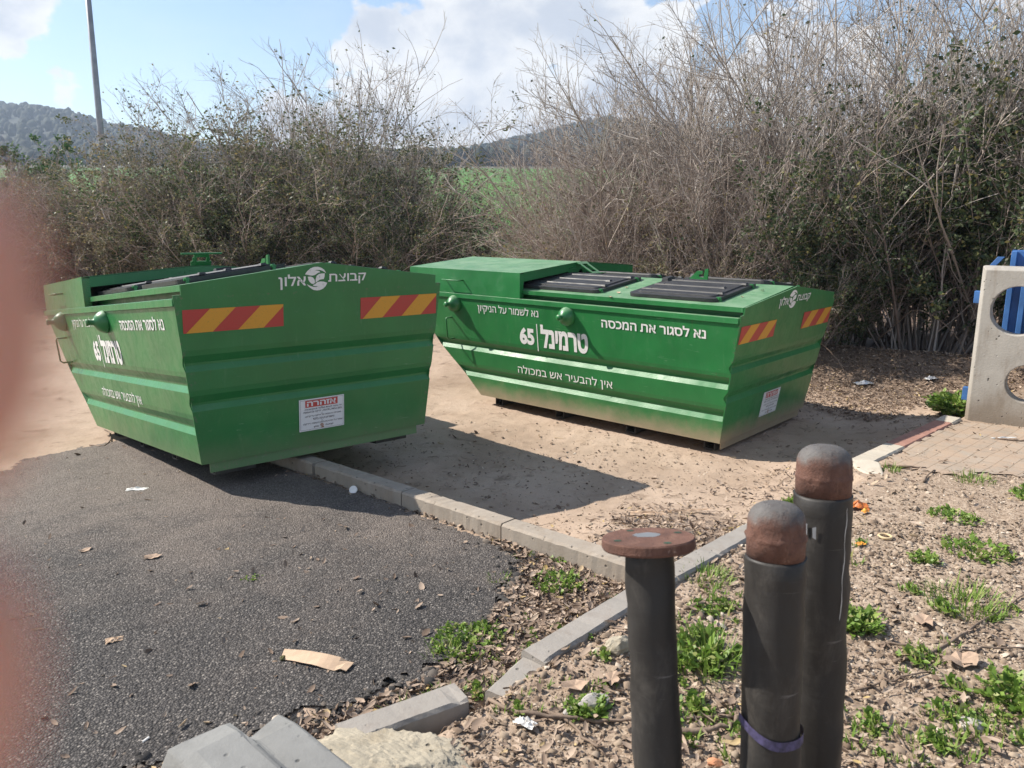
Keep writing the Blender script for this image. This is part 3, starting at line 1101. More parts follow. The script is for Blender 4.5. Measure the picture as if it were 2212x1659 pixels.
def make_lid(x0, x1, sgn):
    """ribbed plastic lid lying on a roof slope; built in slope space (x, s = distance from ridge)"""
    k = (ZPK - ZPL) / WP2
    ang = math.atan(k)
    def P(x, s, h):
        return Vector((x, sgn * (s * math.cos(ang) + h * math.sin(ang)), ZPK - s * math.sin(ang) + h * math.cos(ang)))
    b = MB()
    s0, s1, rc = .10, .90, .07
    def plate(a0, a1, b0, b1, h0, h1, r, inset=0.0):
        pts = []
        for cx, cy, st in ((a1 - r, b1 - r, 0), (a0 + r, b1 - r, 90), (a0 + r, b0 + r, 180), (a1 - r, b0 + r, 270)):
            for q in range(5):
                t = R(st + q * 22.5)
                pts.append((cx + r * math.cos(t), cy + r * math.sin(t)))
        n = len(pts)
        cxm, cym = (a0 + a1) / 2, (b0 + b1) / 2
        top = [(cxm + (x - cxm) * (1 - inset), cym + (y - cym) * (1 - inset)) for x, y in pts]
        b.add([P(x, y, h0) for x, y in pts] + [P(x, y, h1) for x, y in top],
              [tuple(range(n))[::-1], tuple(range(n, 2 * n))] + [(i, (i + 1) % n, n + (i + 1) % n, n + i) for i in range(n)])
    plate(x0, x1, s0, s1, .004, .034, rc)
    plate(x0 + .05, x1 - .06, s0 + .06, s1 - .06, .030, .046, .05, .015)
    def bar(a0, a1, c0, c1, h0, h1, tp=.012):
        b.add([P(a0, c0, h0), P(a1, c0, h0), P(a1, c1, h0), P(a0, c1, h0), P(a0 + tp, c0 + tp, h1), P(a1 - tp, c0 + tp, h1), P(a1 - tp, c1 - tp, h1), P(a0 + tp, c1 - tp, h1)],
              [(3, 2, 1, 0), (4, 5, 6, 7), (0, 1, 5, 4), (1, 2, 6, 5), (2, 3, 7, 6), (3, 0, 4, 7)])
    for f, e in ((.22, .0), (.50, .10), (.78, .0)):
        sc = s0 + f * (s1 - s0)
        bar(x0 + .03 + e, x1 - .05, sc - .016, sc + .016, .044, .055)
        bar(x0 + .02 + e, x0 + .08 + e, sc - .028, sc + .028, .044, .060)
        bar(x1 - .24, x1 - .15, sc - .010, sc + .010, .050, .060)
    bar(x1 - .10, x1 - .02, s0 + .1, s0 + .24, .03, .075)
    return b


def build_skip(label, frame, dust, up):
    mt = M['paint_dusty'] if dust else M['paint_clean']
    root = thing('skip_container', label, 'skip', group='green skip containers', mat=frame)
    # --- hull: two grooved sides, grooved near end, sloping far end, floor
    b = MB()
    rows = groove_rows((ZC1, ZC2), ZB, 1.188)
    for sg in (1, -1):
        vs, fs = [], []
        for z, i in rows:
            for x in (xn(z) + .002, 1.0, 2.0, 3.0, xf(z)):
                vs.append((x, sg * (hw(z) - i), z))
        for j in range(len(rows) - 1):
            for q in range(4):
                fs.append((j * 5 + q, j * 5 + q + 1, (j + 1) * 5 + q + 1, (j + 1) * 5 + q))
        b.add(vs, fs)
    rz = sorted(set([z for z, _ in FARX] + [1.188]))
    vs = []
    for z in rz:
        vs += [(xf(z), -hw(z), z), (xf(z), hw(z), z)]
    b.add(vs, [(2 * j, 2 * j + 1, 2 * j + 3, 2 * j + 2) for j in range(len(rz) - 1)])
    b.add([(XNB, -WB2, ZB), (3.088, -WB2, ZB), (3.088, WB2, ZB), (XNB, WB2, ZB)], [(0, 1, 2, 3)])
    b.build('hull', mt, root)
    # near end plate
    e = MB()
    rows = groove_rows((ZE1, ZE2), ZB, ZR + .02) + [(ZR + .021, 0), (ZPL, 0)]
    vs, fs = [], []
    for z, i in rows:
        h = hw(z) + .006 if z <= ZR + .0201 else WP2
        for q in (-1, -.5, 0, .5, 1):
            vs.append((xn(z) + i, q * h, z))
    m = len(rows)
    for j in range(m - 1):
        for q in range(4):
            fs.append((j * 5 + q, j * 5 + q + 1, (j + 1) * 5 + q + 1, (j + 1) * 5 + q))
    vs.append((xn(ZPK), 0, ZPK))
    l = (m - 1) * 5
    fs += [(l, l + 1, len(vs) - 1), (l + 1, l + 2, len(vs) - 1), (l + 2, l + 3, len(vs) - 1), (l + 3, l + 4, len(vs) - 1)]
    e.add(vs, fs)
    eo = e.build('end_plate', mt, root)
    sd = eo.modifiers.new('thickness', 'SOLIDIFY')
    sd.thickness = .008
    sd.offset = 0
    # rolled rims along both sides and the far end
    for sg in (1, -1):
        r = MB()
        r.prism([(sg * (WT2 - .10), 1.236), (sg * (WT2 + .006), 1.241), (sg * (WT2 + .008), 1.190), (sg * (WT2 - .030), 1.190)], 'x', .012, 4.15)
        r.build('rim', mt, root, bevel=.004)
    r = MB()
    r.box(4.152, 4.19, -WT2 - .006, WT2 + .006, 1.19, 1.24)
    r.build('rim', mt, root, bevel=.004)
    # recessed wall under the roof, roof slopes with lips
    for sg in (1, -1):
        w = MB()
        w.add([(.008, sg * .885, 1.19), (XH + .5, sg * .885, 1.19), (XH + .5, sg * .885, 1.33), (.008, sg * .885, 1.33)], [(0, 1, 2, 3)])
        w.build('recessed_wall', mt, root)
        d = MB()
        d.prism([(0, ZPK), (sg * WP2, ZPL), (sg * WP2, ZPL - .040), (sg * (WP2 - .006), ZPL - .040), (sg * (WP2 - .006), ZPL - .006), (0, ZPK - .006)], 'x', .0, 4.10)
        d.build('roof_slope', mt, root)
    # lids with hinges
    for sg in (1, -1):
        for x0, x1 in ((.29, 1.20), (1.53, 2.56)):
            lo = make_lid(x0, x1, sg).build('lid', M['lid'], root, bevel=.004)
            k = (ZPK - ZPL) / WP2
            for s in (.22, .84):
                hg = MB()
                z = ZPK - s * k
                hg.prism([(x0 - .02, z), (x0 + .035, z), (x0 + .030, z + .04), (x0 - .005, z + .042)], 'y', sg * s - .010, sg * s + .010)
                hg.tube([(x0 + .006, sg * s - .022, z + .027), (x0 + .006, sg * s + .022, z + .027)], .010, 8)
                hg.build('hinge', M['paint_lug'], lo)
    # hook plate on the ridge
    h = MB()
    h.prism([(a, ZPK - .002 + 1.28 * c_) for a, c_ in ((1.08, 0), (.975, .077), (.918, .077), (.918, .054), (.958, .049), (.955, .032), (.905, .027), (.893, .092), (.858, .097), (.862, 0))], 'y', -.008, .008)
    h.build('hook', mt, root)
    # hood over the far third
    HE, HR_, HX1 = 1.500, 1.580, 4.10
    g = MB()
    y1 = WT2 - .004
    t = .006
    out = [(y1, 1.2425), (y1, HE), (0, HR_), (-y1, HE), (-y1, 1.2425)]
    inn = [(-y1 + t, 1.2425), (-y1 + t, HE - t), (0, HR_ - t), (y1 - t, HE - t), (y1 - t, 1.2425)]
    n = len(out)
    vs = [(XH, a, z) for a, z in out + inn] + [(HX1, a, z) for a, z in out + inn]
    q = 2 * n
    g.add(vs, [(i, i + 1, q + i + 1, q + i) for i in range(n - 1)] + [(n + i, n + i + 1, q + n + i + 1, q + n + i) for i in range(n - 1)] + [(i, n - 1 + n - i, n - 2 + n - i, i + 1) for i in range(n - 1)])
    g.add([(HX1, a, z) for a, z in out], [tuple(range(n))])
    g.build('hood', mt, root)
    yy = y1 - t - .001    # return flange round the mouth of the hood
    for sg in (1, -1):
        fr = MB()
        fr.box(XH + .004, XH + .010, *sorted((sg * (yy - .055), sg * yy)), 1.245, HE - .012)
        fr.build('mouth_flange', mt, root)
        fr = MB()
        fr.prism([(sg * (yy - .056), HE - .09), (sg * (yy - .056), HE - .004), (0, HR_ - .008), (0, HR_ - .085)], 'x', XH + .004, XH + .010)
        fr.build('mouth_flange', mt, root)
        fr = MB()
        fr.prism([(sg * .02, HR_ - .086), (sg * .22, HR_ - .105), (sg * .17, HR_ - .20), (sg * .09, HR_ - .20)], 'x', XH + .005, XH + .011)
        go = fr.build('gusset', mt, root)
        for yq in (.10, .15, .20):
            fr = MB()
            fr.tube([(XH + .004, sg * yq, HR_ - .05 - yq * .08), (XH - .006, sg * yq, HR_ - .05 - yq * .08)], .007, 8)
            fr.build('rivet', mt, go)
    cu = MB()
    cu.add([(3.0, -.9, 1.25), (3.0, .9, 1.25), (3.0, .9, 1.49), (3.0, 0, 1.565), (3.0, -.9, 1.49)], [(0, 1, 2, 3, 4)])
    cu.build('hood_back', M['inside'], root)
    # hinged bracket with slot and bar
    a = R(62 if up else -28)
    K = Matrix.Translation((XH + .0, 0, HR_ - .006)) @ Matrix.Rotation(a, 4, 'Y')
    br = MB()
    L = .115 if up else .24
    def S(p):
        return K @ Vector(p)
    # slotted plate: four strips round the slot (local x towards -x of the skip)
    def strip(x0, x1, y0, y1):
        br.box(-x1, -x0, y0, y1, -.004, .004, K)
    strip(0, .045, -.095, .095)
    strip(.0451, L - .0301, -.080, -.045)
    strip(.0451, L - .0301, .045, .080)
    strip(L - .03, L, -.07, .07)
    bo = br.build('bracket', mt, root)
    ba = MB()
    bw = .19 if up else .16
    ba.tube([S((-L - .006, -bw, 0)), S((-L - .006, bw, 0))], .009, 8)
    ba.build('bar', mt, bo)
    # trunnion knobs
    for sg in (1, -1):
        for x, z in ((1.80, 1.11), (3.37, 1.125)):
            k = MB()
            m = Matrix.Translation((x, sg * hw(z), z)) @ Matrix.Rotation(R(-90) * sg, 4, 'X')
            k.lathe([(.001, -.004), (.094, -.004), (.095, .010), (.090, .028), (.078, .052), (.058, .074), (.036, .088), (.024, .095), (.0225, .128), (.028, .134), (.028, .148), (.001, .149)], 28, m)
            k.build('knob', mt, root, smooth=True)
    # bar handles
    for sg in (1, -1):
        for kind in (0, 1):
            k = MB()
            if kind == 0:
                ya = lambda z: sg * hw(z)
                k.tube([(3.44, ya(.97), .965), (3.44, ya(.97) + sg * .085, .965), (3.44, ya(.85) + sg * .105, .945), (3.43, ya(.75) + sg * .105, .745), (3.43, ya(.73) + sg * .085, .727), (3.43, ya(.73), .727)], .008, 8)
            else:
                k.tube([(3.50, sg * y1, 1.385), (3.50, sg * (y1 + .06), 1.385), (3.49, sg * (y1 + .07), 1.385), (3.24, sg * (y1 + .07), 1.385), (3.23, sg * (y1 + .06), 1.385), (3.23, sg * y1, 1.385)], .007, 8)
            k.build('handle', mt, root, smooth=True)
    # skids under the floor and lip beam under the near end
    for x in (.34, 1.18, 2.06, 2.92):
        for sg in (1, -1):
            k = MB()
            k.prism([(x - .055, ZB - .002), (x - .055, .004), (x + .055, .004), (x + .055, ZB - .002), (x + .045, ZB - .002), (x + .045, .016), (x - .045, .016), (x - .045, ZB - .002)], 'y', *sorted((sg * .50, sg * .79)))
            k.build('skid_foot', M['rust_dark'], root)
    k = MB()
    k.box(.5, 2.95, -.47, .47, .04, ZB - .004)
    k.build('floor_beam', M['rust_dark'], root)
    k = MB()
    k.box(XNB + .012, XNB + .022, -.84, .85, .045, ZB - .002)
    k.build('lip_beam', mt, root)
    # stencilled lettering on both sides
    for sg in (1, -1):
        pl = side_plane(sg)
        off = (lambda a, c: (-a, -c)) if sg > 0 else (lambda a, c: (4.1 - a, 4.1 - c))
        for s, a, c, v0, v1, heb, bold, nm in (
                ('נא לשמור על הניקיון', 3.02, 2.17, 1.043, 1.152, True, .004, 'stencil_text'),
                ('נא לסגור את המכסה', 1.396, .310, 1.036, 1.132, True, .022, 'stencil_text'),
                ('אין להבעיר אש במכולה', 2.50, 1.298, .425, .537, True, .004, 'stencil_text')):
            k = MB()
            u0, u1 = (-a, -c) if sg > 0 else (c, a)
            place_text(k, s, u0, u1, v0, v1, pl, heb, bold)
            k.build(nm, M['white_decal'], root)
        k = MB()
        if sg > 0:
            place_text(k, '65', -2.44, -2.244, .770, .948, pl, False, .05)
            k.add([pl(-2.206, .715, 0), pl(-2.196, .715, 0), pl(-2.196, .998, 0), pl(-2.206, .998, 0)], [(0, 1, 2, 3)])
            place_text(k, 'טרמינל', -2.155, -1.565, .757, .998, pl, True, .045)
        else:
            place_text(k, '65', 1.565, 1.76, .770, .948, pl, False, .03)
            k.add([pl(1.80, .715, 0), pl(1.81, .715, 0), pl(1.81, .998, 0), pl(1.80, .998, 0)], [(0, 1, 2, 3)])
            place_text(k, 'טרמינל', 1.85, 2.44, .757, .998, pl, True, .03)
        k.build('stencil_name', M['white_decal'], root)
    # near end: logo, hazard stickers, warning plate
    k = MB()
    place_text(k, 'אלון', -.330, -.125, 1.262, 1.365, end_plane, True, .015)
    k.build('company_name', M['white_decal'], root)
    k = MB()
    place_text(k, 'קבוצת', .045, .356, 1.283, 1.360, end_plane, True, .015)
    k.build('company_name', M['white_decal'], root)
    k = MB()
    emblem(k, -.045, 1.330, .083, end_plane)
    k.build('leaf_emblem', M['white_decal'], root)
    stripe_panel(-.985, -.300, 1.012, 1.164, root)
    stripe_panel(.310, .998, 1.018, 1.176, root)
    k = MB()
    U0, U1, V0, V1 = -.198, .166, .224, .463
    k.add([end_plane(U0, V0, 0), end_plane(U1, V0, 0), end_plane(U1, V1, 0), end_plane(U0, V1, 0), end_plane(U0, V0, .003), end_plane(U1, V0, .003), end_plane(U1, V1, .003), end_plane(U0, V1, .003)],
          [(4, 5, 6, 7), (0, 1, 5, 4), (1, 2, 6, 5), (2, 3, 7, 6), (3, 0, 4, 7)])
    so = k.build('warning_plate', M['sign_white'], root)
    ep = lambda u, v, w=0.0: end_plane(u, v, w + .0045)
    k = MB()
    k.add([ep(-.150, .400), ep(.112, .400), ep(.112, .452), ep(-.150, .452)], [(0, 1, 2, 3)])
    k.build('red_header', M['sign_red'], so)
    k = MB()
    place_text(k, 'אזהרה', -.138, .098, .408, .444, lambda u, v, w=0: end_plane(u, v, w + .006), True, .03)
    k.build('header_text', M['sign_white'], so)
    k = MB()
    for s, a, c, v in (('חל איסור לעמוד מאחורי דחסן/מכולה', -.155, .146, .376), ('בזמן עבודה, דחיסה, פריקה או העמסה', -.165, .146, .354),
                       ('שים לב! העמסה או פריקה על קרקע', -.155, .140, .324), ('מישורית ויציבה בלבד', -.09, .082, .302), ('שמור על הזהירות בזמן העמסה ופריקה!', -.170, .150, .268)):
        place_text(k, s, a, c, v, v + .017, ep, True, .012)
    for v in (.392, .343, .290):
        k.add([ep(-.018 + .004 * math.cos(q * math.pi / 3), v + .004 * math.sin(q * math.pi / 3)) for q in range(6)], [tuple(range(6))])
    place_text(k, 'אלון', -.085, -.042, .240, .256, ep, True, .03)
    place_text(k, 'קבוצת', .010, .075, .243, .256, ep, True, .03)
    for a, c, p, q in ((-.190, .158, .232, .2335), (-.190, .158, .4535, .455), (-.190, -.1885, .2335, .4535), (.1565, .158, .2335, .4535)):
        k.add([ep(a, p), ep(c, p), ep(c, q), ep(a, q)], [(0, 1, 2, 3)])
    k.build('small_print', M['sign_dark'], so)
    k = MB()
    emblem(k, -.017, .249, .017, ep)
    k.build('small_emblem', M['sign_brown'], so)
    return root


def frame(a, tx, ty, org):
    c, s = math.cos(a), math.sin(a)
    x = Vector((c, s, tx)).normalized()
    y = Vector((-s, c, -ty))
    z = x.cross(y).normalized()
    y = z.cross(x)
    m = Matrix((x, y, z)).transposed().to_4x4()
    m.translation = org
    return m


build_skip('green skip tipped on the kerb over the asphalt, its dark shaded end wall facing us', frame(2.2813, -.1084, -.0140, (-1.2921, 5.5384, .3064)), False, True)
build_skip('green skip standing level on the dirt lot, its lettered sunny side showing in full', frame(2.4094, -.0016, -.0033, (2.5579, 7.1466, 0.004)), True, False)

# ------------------------------------------------------------------ kerbs


def kerb_stone(a, b, wdt, zt0, zt1, label, mt, nrm, depth=.26, chip=True, name='kerb_stone'):
    a = Vector((a[0], a[1], 0))
    b = Vector((b[0], b[1], 0))
    L = (b - a).length
    d = (b - a) / L
    nn = Vector((nrm[0], nrm[1], 0))
    bm = bmesh.new()
    n = max(3, int(L / .03))
    prof = [(0, -depth), (0, -.012), (.012, 0), (wdt - .012, 0), (wdt, -.012), (wdt, -depth)]
    rings = []
    rs = random.Random(hash(label) % 1000)
    for i in range(n + 1):
        t = i / n
        zt = zt0 + (zt1 - zt0) * t
        ring = []
        for j, (u, h) in enumerate(prof):
            jj = rs.gauss(0, .0008)
            if chip and j in (1, 2, 3, 4) and rs.random() < .035:
                jj -= rs.uniform(.003, .010)
            ring.append(bm.verts.new(d * (L * t) + nn * (u + rs.gauss(0, .001)) + Vector((0, 0, zt - zt0 + h + jj))))
        rings.append(ring)
    m = len(prof)
    for i in range(n):
        for j in range(m):
            bm.faces.new((rings[i][j], rings[i][(j + 1) % m], rings[i + 1][(j + 1) % m], rings[i + 1][j]))
    bm.faces.new(rings[0][::-1])
    bm.faces.new(rings[-1])
    bmesh.ops.recalc_face_normals(bm, faces=bm.faces)
    me = bpy.data.meshes.new(name)
    bm.to_mesh(me)
    bm.free()
    o = link(name, me, mt, loc=(a.x, a.y, zt0))
    return tag(o, label, 'kerb stone', 'kerb stones')


def kpt(t):
    return K1A + K1D * t


L1 = float(np.linalg.norm(K1B - K1A)) + .05
def k1z(t):
    return .318 + .085 * t / L1


cuts = [(-2.35, -1.36, 'kerb stone hidden deep beneath the tipped skip'), (-1.352, -.358, 'kerb stone coming out from under the tipped skip'), (-.32, .672, 'shaded kerb stone beside the tipped skip, after the open joint'),
        (.68, 1.56, 'chipped kerb stone half in sun and half in the skip shadow'), (1.57, L1 + .03, 'sunlit kerb stone ending at the corner behind the flanged post')]
for t0, t1, lb in cuts:
    z0 = k1z(t0) - (.0 if t0 > -.4 else .004)
    kerb_stone(kpt(t0), kpt(t1), .125, z0, k1z(t1), lb, M['kerb'], K1N)


def k2pt(t):
    return K2A + K2D * t


for t0, t1, z0, z1, lb in ((.03, .99, .400, .402, 'kerb stone between the leafy asphalt corner and the gravel'), (1.0, 1.95, .402, .372, 'kerb stone seen between the flanged post and the domed posts'),
                           (1.958, 2.86, .368, .27, 'kerb stone running behind the domed posts')):
    kerb_stone(k2pt(t0), k2pt(t1), .125, z0, z1, lb, M['kerb_grey'], K2N)
b0 = np.array([-.595, 2.335])
b1 = np.array([-.215, 2.560])
bd = (b1 - b0) / np.linalg.norm(b1 - b0)
kerb_stone(b0, b1, .125, .405, .412, 'displaced short kerb stone beside the pale rock', M['kerb_grey'], (bd[1], -bd[0]), .16)
b0 = np.array([-.10, 2.60])
b1 = np.array([.035, 2.79])
bd = (b1 - b0) / np.linalg.norm(b1 - b0)
kerb_stone(b0, b1, .115, .352, .372, 'sunken kerb stub half buried in dry leaves', M['kerb_grey'], (bd[1], -bd[0]), .16)

# painted kerb by the paving
def wpt(t):
    return WA + WD * t


kerb_stone(wpt(-.02), wpt(.66), .16, .266, .263, 'white painted kerb stone at the corner of the skip shadow', M['kerb_white'], WN)
kerb_stone(wpt(.667), wpt(1.74), .16, .263, .260, 'red painted kerb stone at the edge of the paving', M['kerb_red'], WN)
kerb_stone(wpt(1.747), wpt(1.97), .16, .262, .266, 'short white kerb end by the green weed and concrete slab', M['kerb_white'], WN)
# broken rounded nose of the white kerb
nb = MB()
npx = [(1832, 1004), (1850, 1018), (1880, 1034), (1914, 1045), (1912, 1030), (1903, 1010), (1880, 1004), (1855, 1000)]
pts = []
for q in npx:
    dq = pix_dir(*q)
    pts.append(Vector((0, 0, HC)) + dq * ((.245 - HC) / dq.z))
cz = max(p.z for p in pts)
ctr = sum(pts, Vector()) / len(pts)
top = [(p - ctr) * .86 for p in pts]
zt = [.012, .006, .004, .006, .018, .034, .036, .028]
vs = [(p.x - ctr.x, p.y - ctr.y, -.08) for p in pts] + [(q.x, q.y, .012 + z) for q, z in zip(top, zt)]
n = len(pts)
nb.add(vs, [tuple(range(n, 2 * n))] + [(i, (i + 1) % n, n + (i + 1) % n, n + i) for i in range(n)])
nbo = nb.build('kerb_stone', M['kerb_white'], bevel=.01, loc=ctr)
tag(nbo, 'broken rough nose of the white painted kerb, lying at its end', 'kerb stone', 'kerb stones')

# paving blocks behind the painted kerb
pv = [(q * .936, w * .936) for q, w in ((2.93, 5.93), (3.33, 6.47), (4.19, 7.30), (4.32, 7.46), (4.9, 7.36), (6.6, 7.2), (6.4, 5.9), (4.9, 5.75), (3.9, 5.55), (3.3, 5.6))]
prg = ragged(pv, .07, .10)
qx, qy = np.meshgrid(np.arange(2.5, 6.3, .05), np.arange(5.0, 7.1, .05))
pin = inside(qx, qy, prg)
pid = np.arange(qx.size).reshape(qx.shape)
keep = pin[:-1, :-1] & pin[1:, :-1] & pin[:-1, 1:] & pin[1:, 1:]
PF = np.stack([pid[:-1, :-1], pid[:-1, 1:], pid[1:, 1:], pid[1:, :-1]], -1)[keep]
used, inv = np.unique(PF, return_inverse=True)
ca, sa = WD[0], WD[1]
wx, wy = qx - WA[0], qy - WA[1]
PV = np.stack([wx * ca + wy * sa, -wx * sa + wy * ca, H(qx, qy) + .009 + wob(qx * 4.1, qy * 4.3) * .0035], -1).reshape(-1, 3)[used]
po = link('pavement', np_mesh('pavement', PV, inv.reshape(-1, 4)), M['tiles'], smooth=True, loc=(WA[0], WA[1], 0))
po.rotation_euler = (0, 0, math.atan2(sa, ca))
tag(po, kind='structure')
po['kind'] = 'structure'

# ------------------------------------------------------------------ concrete slab with two round holes, blue panels behind
sb0 = Vector((4.175, 7.02, .235))
sx = Vector((.78, -.626, 0)).normalized()
sy = Vector((-sx.y, sx.x, 0))
SM = Matrix((sx, sy, Vector((0, 0, 1)))).transposed().to_4x4()
SM.translation = sb0
slab = thing('concrete_slab', 'thick weathered concrete slab with two round holes at the right edge', 'concrete slab', mat=SM)
bm = bmesh.new()
SW, SH, TH, CH = 1.30, 1.40, .17, .032
holes = [(.315, 1.02, .215), (.455, .385, .170)]


def ring_pts(hx_, hz_, r_):
    return [(hx_ + r_ * math.cos(2 * math.pi * k / 40), hz_ + r_ * math.sin(2 * math.pi * k / 40)) for k in range(40)]


def slab_face(yv, e):
    ov = [bm.verts.new((x, yv, z)) for x, z in ((e, -.15), (SW - e, -.15), (SW - e, SH - e), (e, SH - e))]
    es = [bm.edges.new((ov[i], ov[(i + 1) % 4])) for i in range(4)]
    hv = []
    for h in holes:
        vs = [bm.verts.new((x, yv, z)) for x, z in ring_pts(h[0], h[1], h[2])]
        es += [bm.edges.new((vs[i], vs[(i + 1) % 40])) for i in range(40)]
        hv.append(vs)
    bmesh.ops.triangle_fill(bm, use_beauty=True, use_dissolve=False, edges=es)
    return ov, hv


fo, fh = slab_face(0, CH)
bo_, bh = slab_face(TH, .01)
mid = [[bm.verts.new((x, y, z)) for x, z in ((0, -.15), (SW, -.15), (SW, SH), (0, SH))] for y in (CH * 1.3, TH - .01)]
seq = [fo, mid[0], mid[1], bo_]
for q in range(3):
    for i in range(4):
        bm.faces.new((seq[q][i], seq[q][(i + 1) % 4], seq[q + 1][(i + 1) % 4], seq[q + 1][i]))
for a, c in zip(fh, bh):
    for i in range(40):
        bm.faces.new((a[i], a[(i + 1) % 40], c[(i + 1) % 40], c[i]))
bmesh.ops.recalc_face_normals(bm, faces=bm.faces)
me = bpy.data.meshes.new('slab_body')
bm.to_mesh(me)
bm.free()
link('slab_body', me, M['slab'], slab, bevel=.006)
for z0, z1 in ((1.06, 1.17), (.16, .28)):
    k = MB()
    k.box(-.05, -.002, .085, TH - .02, z0, z1)
    k.build('blue_clamp', M['blue'], slab, bevel=.004)
bx = thing('recycling_cage', 'blue metal cage of ribbed panels standing behind the holed slab', 'cage', mat=SM @ Matrix.Translation((.02, TH + .02, 0)))
k = MB()
k.prism([(-.02, 1.36), (.03, 1.36), (.115, 1.475), (.06, 1.475)], 'y', .02, .05)
k.build('corner_bracket', M['blue'], bx, bevel=.003)
k = MB()
k.box(.13, 2.1, .36, .39, .74, 1.52)
k.build('blue_panel', M['blue'], bx, bevel=.004)
for x in (.13, .24, .60, 1.10):
    k = MB()
    k.box(x, x + .045, .30, .358, .745, 1.515)
    k.build('upright_rib', M['blue'], bx, bevel=.004)
k = MB()
k.box(.125, 2.1, .392, .44, 1.44, 1.525)
k.build('top_rail', M['blue'], bx)
for x in (.75, 1.7):
    k = MB()
    k.box(x, x + .05, .392, .44, -.2, 1.435)
    k.build('leg', M['blue'], bx)

# ------------------------------------------------------------------ posts


def axis_frame(top, lean):
    z = Vector(lean).normalized()
    x = Vector((1, 0, 0))
    x = (x - z * x.dot(z)).normalized()
    y = z.cross(x)
    m = Matrix((x, y, z)).transposed().to_4x4()
    m.translation = top
    return m


def ray_at(px, py, dist):
    d = pix_dir(px, py)
    return Vector((0, 0, HC)) + d * (dist / math.hypot(d.x, d.y))


def post(px, py, dist, rad, lean, label, dome, seed):
    """px, py: where the top of the sleeve is seen on the axis"""
    top = ray_at(px, py, dist)
    lz = Vector(lean).normalized()
    length = (top.z - float(H(top.x, top.y))) / lz.z + .12
    base = top - lz * length
    fm = axis_frame(base, lean)
    root = thing('steel_post', label, 'post', group='black sleeved steel posts', mat=fm)
    rs = random.Random(seed)
    ph = [rs.uniform(0, 6.28) for _ in range(12)]
    def jit(j, a):
        return .0022 * math.sin(2 * a + ph[j % 12]) + .0015 * math.sin(3 * a + ph[(j * 5) % 12]) + .0009 * math.sin(j * .9 + ph[3])
    k = MB()
    nseg = 22
    k.lathe([(rad * 1.0, length * i / nseg) for i in range(nseg)] + [(rad * 1.008, length - .006), (rad * .97, length), (.01, length + .0005)], 40, None, jit)
    sl = k.build('rubber_sleeve', M['rubber'], root)
    sl.data.polygons.foreach_set('use_smooth', [len(p.vertices) == 4 for p in sl.data.polygons])
    return root, length


def dome_cap(root, length, rad, hgt):
    k = MB()
    r0 = rad * .955
    prof = [(r0, .0), (r0, hgt * .28), (r0 * 1.015, hgt * .32), (r0 * 1.032, hgt * .355), (r0 * 1.012, hgt * .39), (r0 * .995, hgt * .42), (r0 * .99, hgt * .56)]
    for i in range(1, 11):
        t = i / 10 * math.pi / 2
        prof.append((max(r0 * .99 * math.cos(t) ** .62, .001), hgt * .56 + hgt * .40 * math.sin(t)))
    def jit(j, a):
        return (.0022 * math.sin(7 * a + rad * 900) * math.sin(3 * a) + .0012 * math.sin(17 * a)) if 2 <= j <= 4 else .0007 * math.sin(4 * a + j)
    k.lathe(prof, 56, None, jit)
    o = k.build('domed_cap', M['rust_cap'], root, smooth=True, loc=(0, 0, length + .001))
    return o


D1, D2, D3 = 1.88, 1.86, 2.14
p1, l1 = post(1401, 1184, D1, .0605, (-.045, .20, 1), 'black post topped by a flat rusty flange, leftmost of the three posts', False, 3)
k = MB()
k.lathe([(.062, -.002), (.114, -.002), (.117, .003), (.117, .022), (.114, .026), (.001, .0265)], 56)
fo_ = k.build('rusty_flange', M['rust'], p1, smooth=False, loc=(0, 0, l1 + .003))
for q in range(4):
    k = MB()
    a = R(22 + 90 * q)
    m = Matrix.Translation((.088 * math.cos(a), .088 * math.sin(a), .0268))
    k.add([m @ Vector((.010 * math.cos(t * math.pi / 8), .010 * math.sin(t * math.pi / 8), 0)) for t in range(16)], [tuple(range(16))])
    k.build('bolt_hole', M['inside'], fo_)
k = MB()
k.add([(.035 * math.cos(t * math.pi / 12) * (1 + .12 * math.sin(3 * t)), .020 + .028 * math.sin(t * math.pi / 12) * (1 + .1 * math.cos(5 * t)), .0268) for t in range(24)], [tuple(range(24))])
k.build('bare_patch', M['pole'], fo_)

p2, l2 = post(1675, 1200, D2, .0715, (-.01, .10, 1), 'front black post with a rusty dome and a band of purple tape', True, 5)
dome_cap(p2, l2, .0715, .135)
k = MB()
bnd = []
seg = 48
vs, fs = [], []
for i in range(seg + 1):
    a = -math.pi * 1.06 + i * math.pi * 1.12 / seg
    zc = .02 + .034 * max(0, math.cos(a + math.pi)) ** 2
    rr = .0715 + .0046
    for dzq in (0, .024):
        vs.append((rr * math.cos(a), rr * math.sin(a), zc + dzq))
for i in range(seg):
    fs.append((2 * i, 2 * i + 2, 2 * i + 3, 2 * i + 1))
k.add(vs, fs)
k.build('purple_tape', M['purple'], p2, smooth=True, loc=(0, 0, l2 - .474))

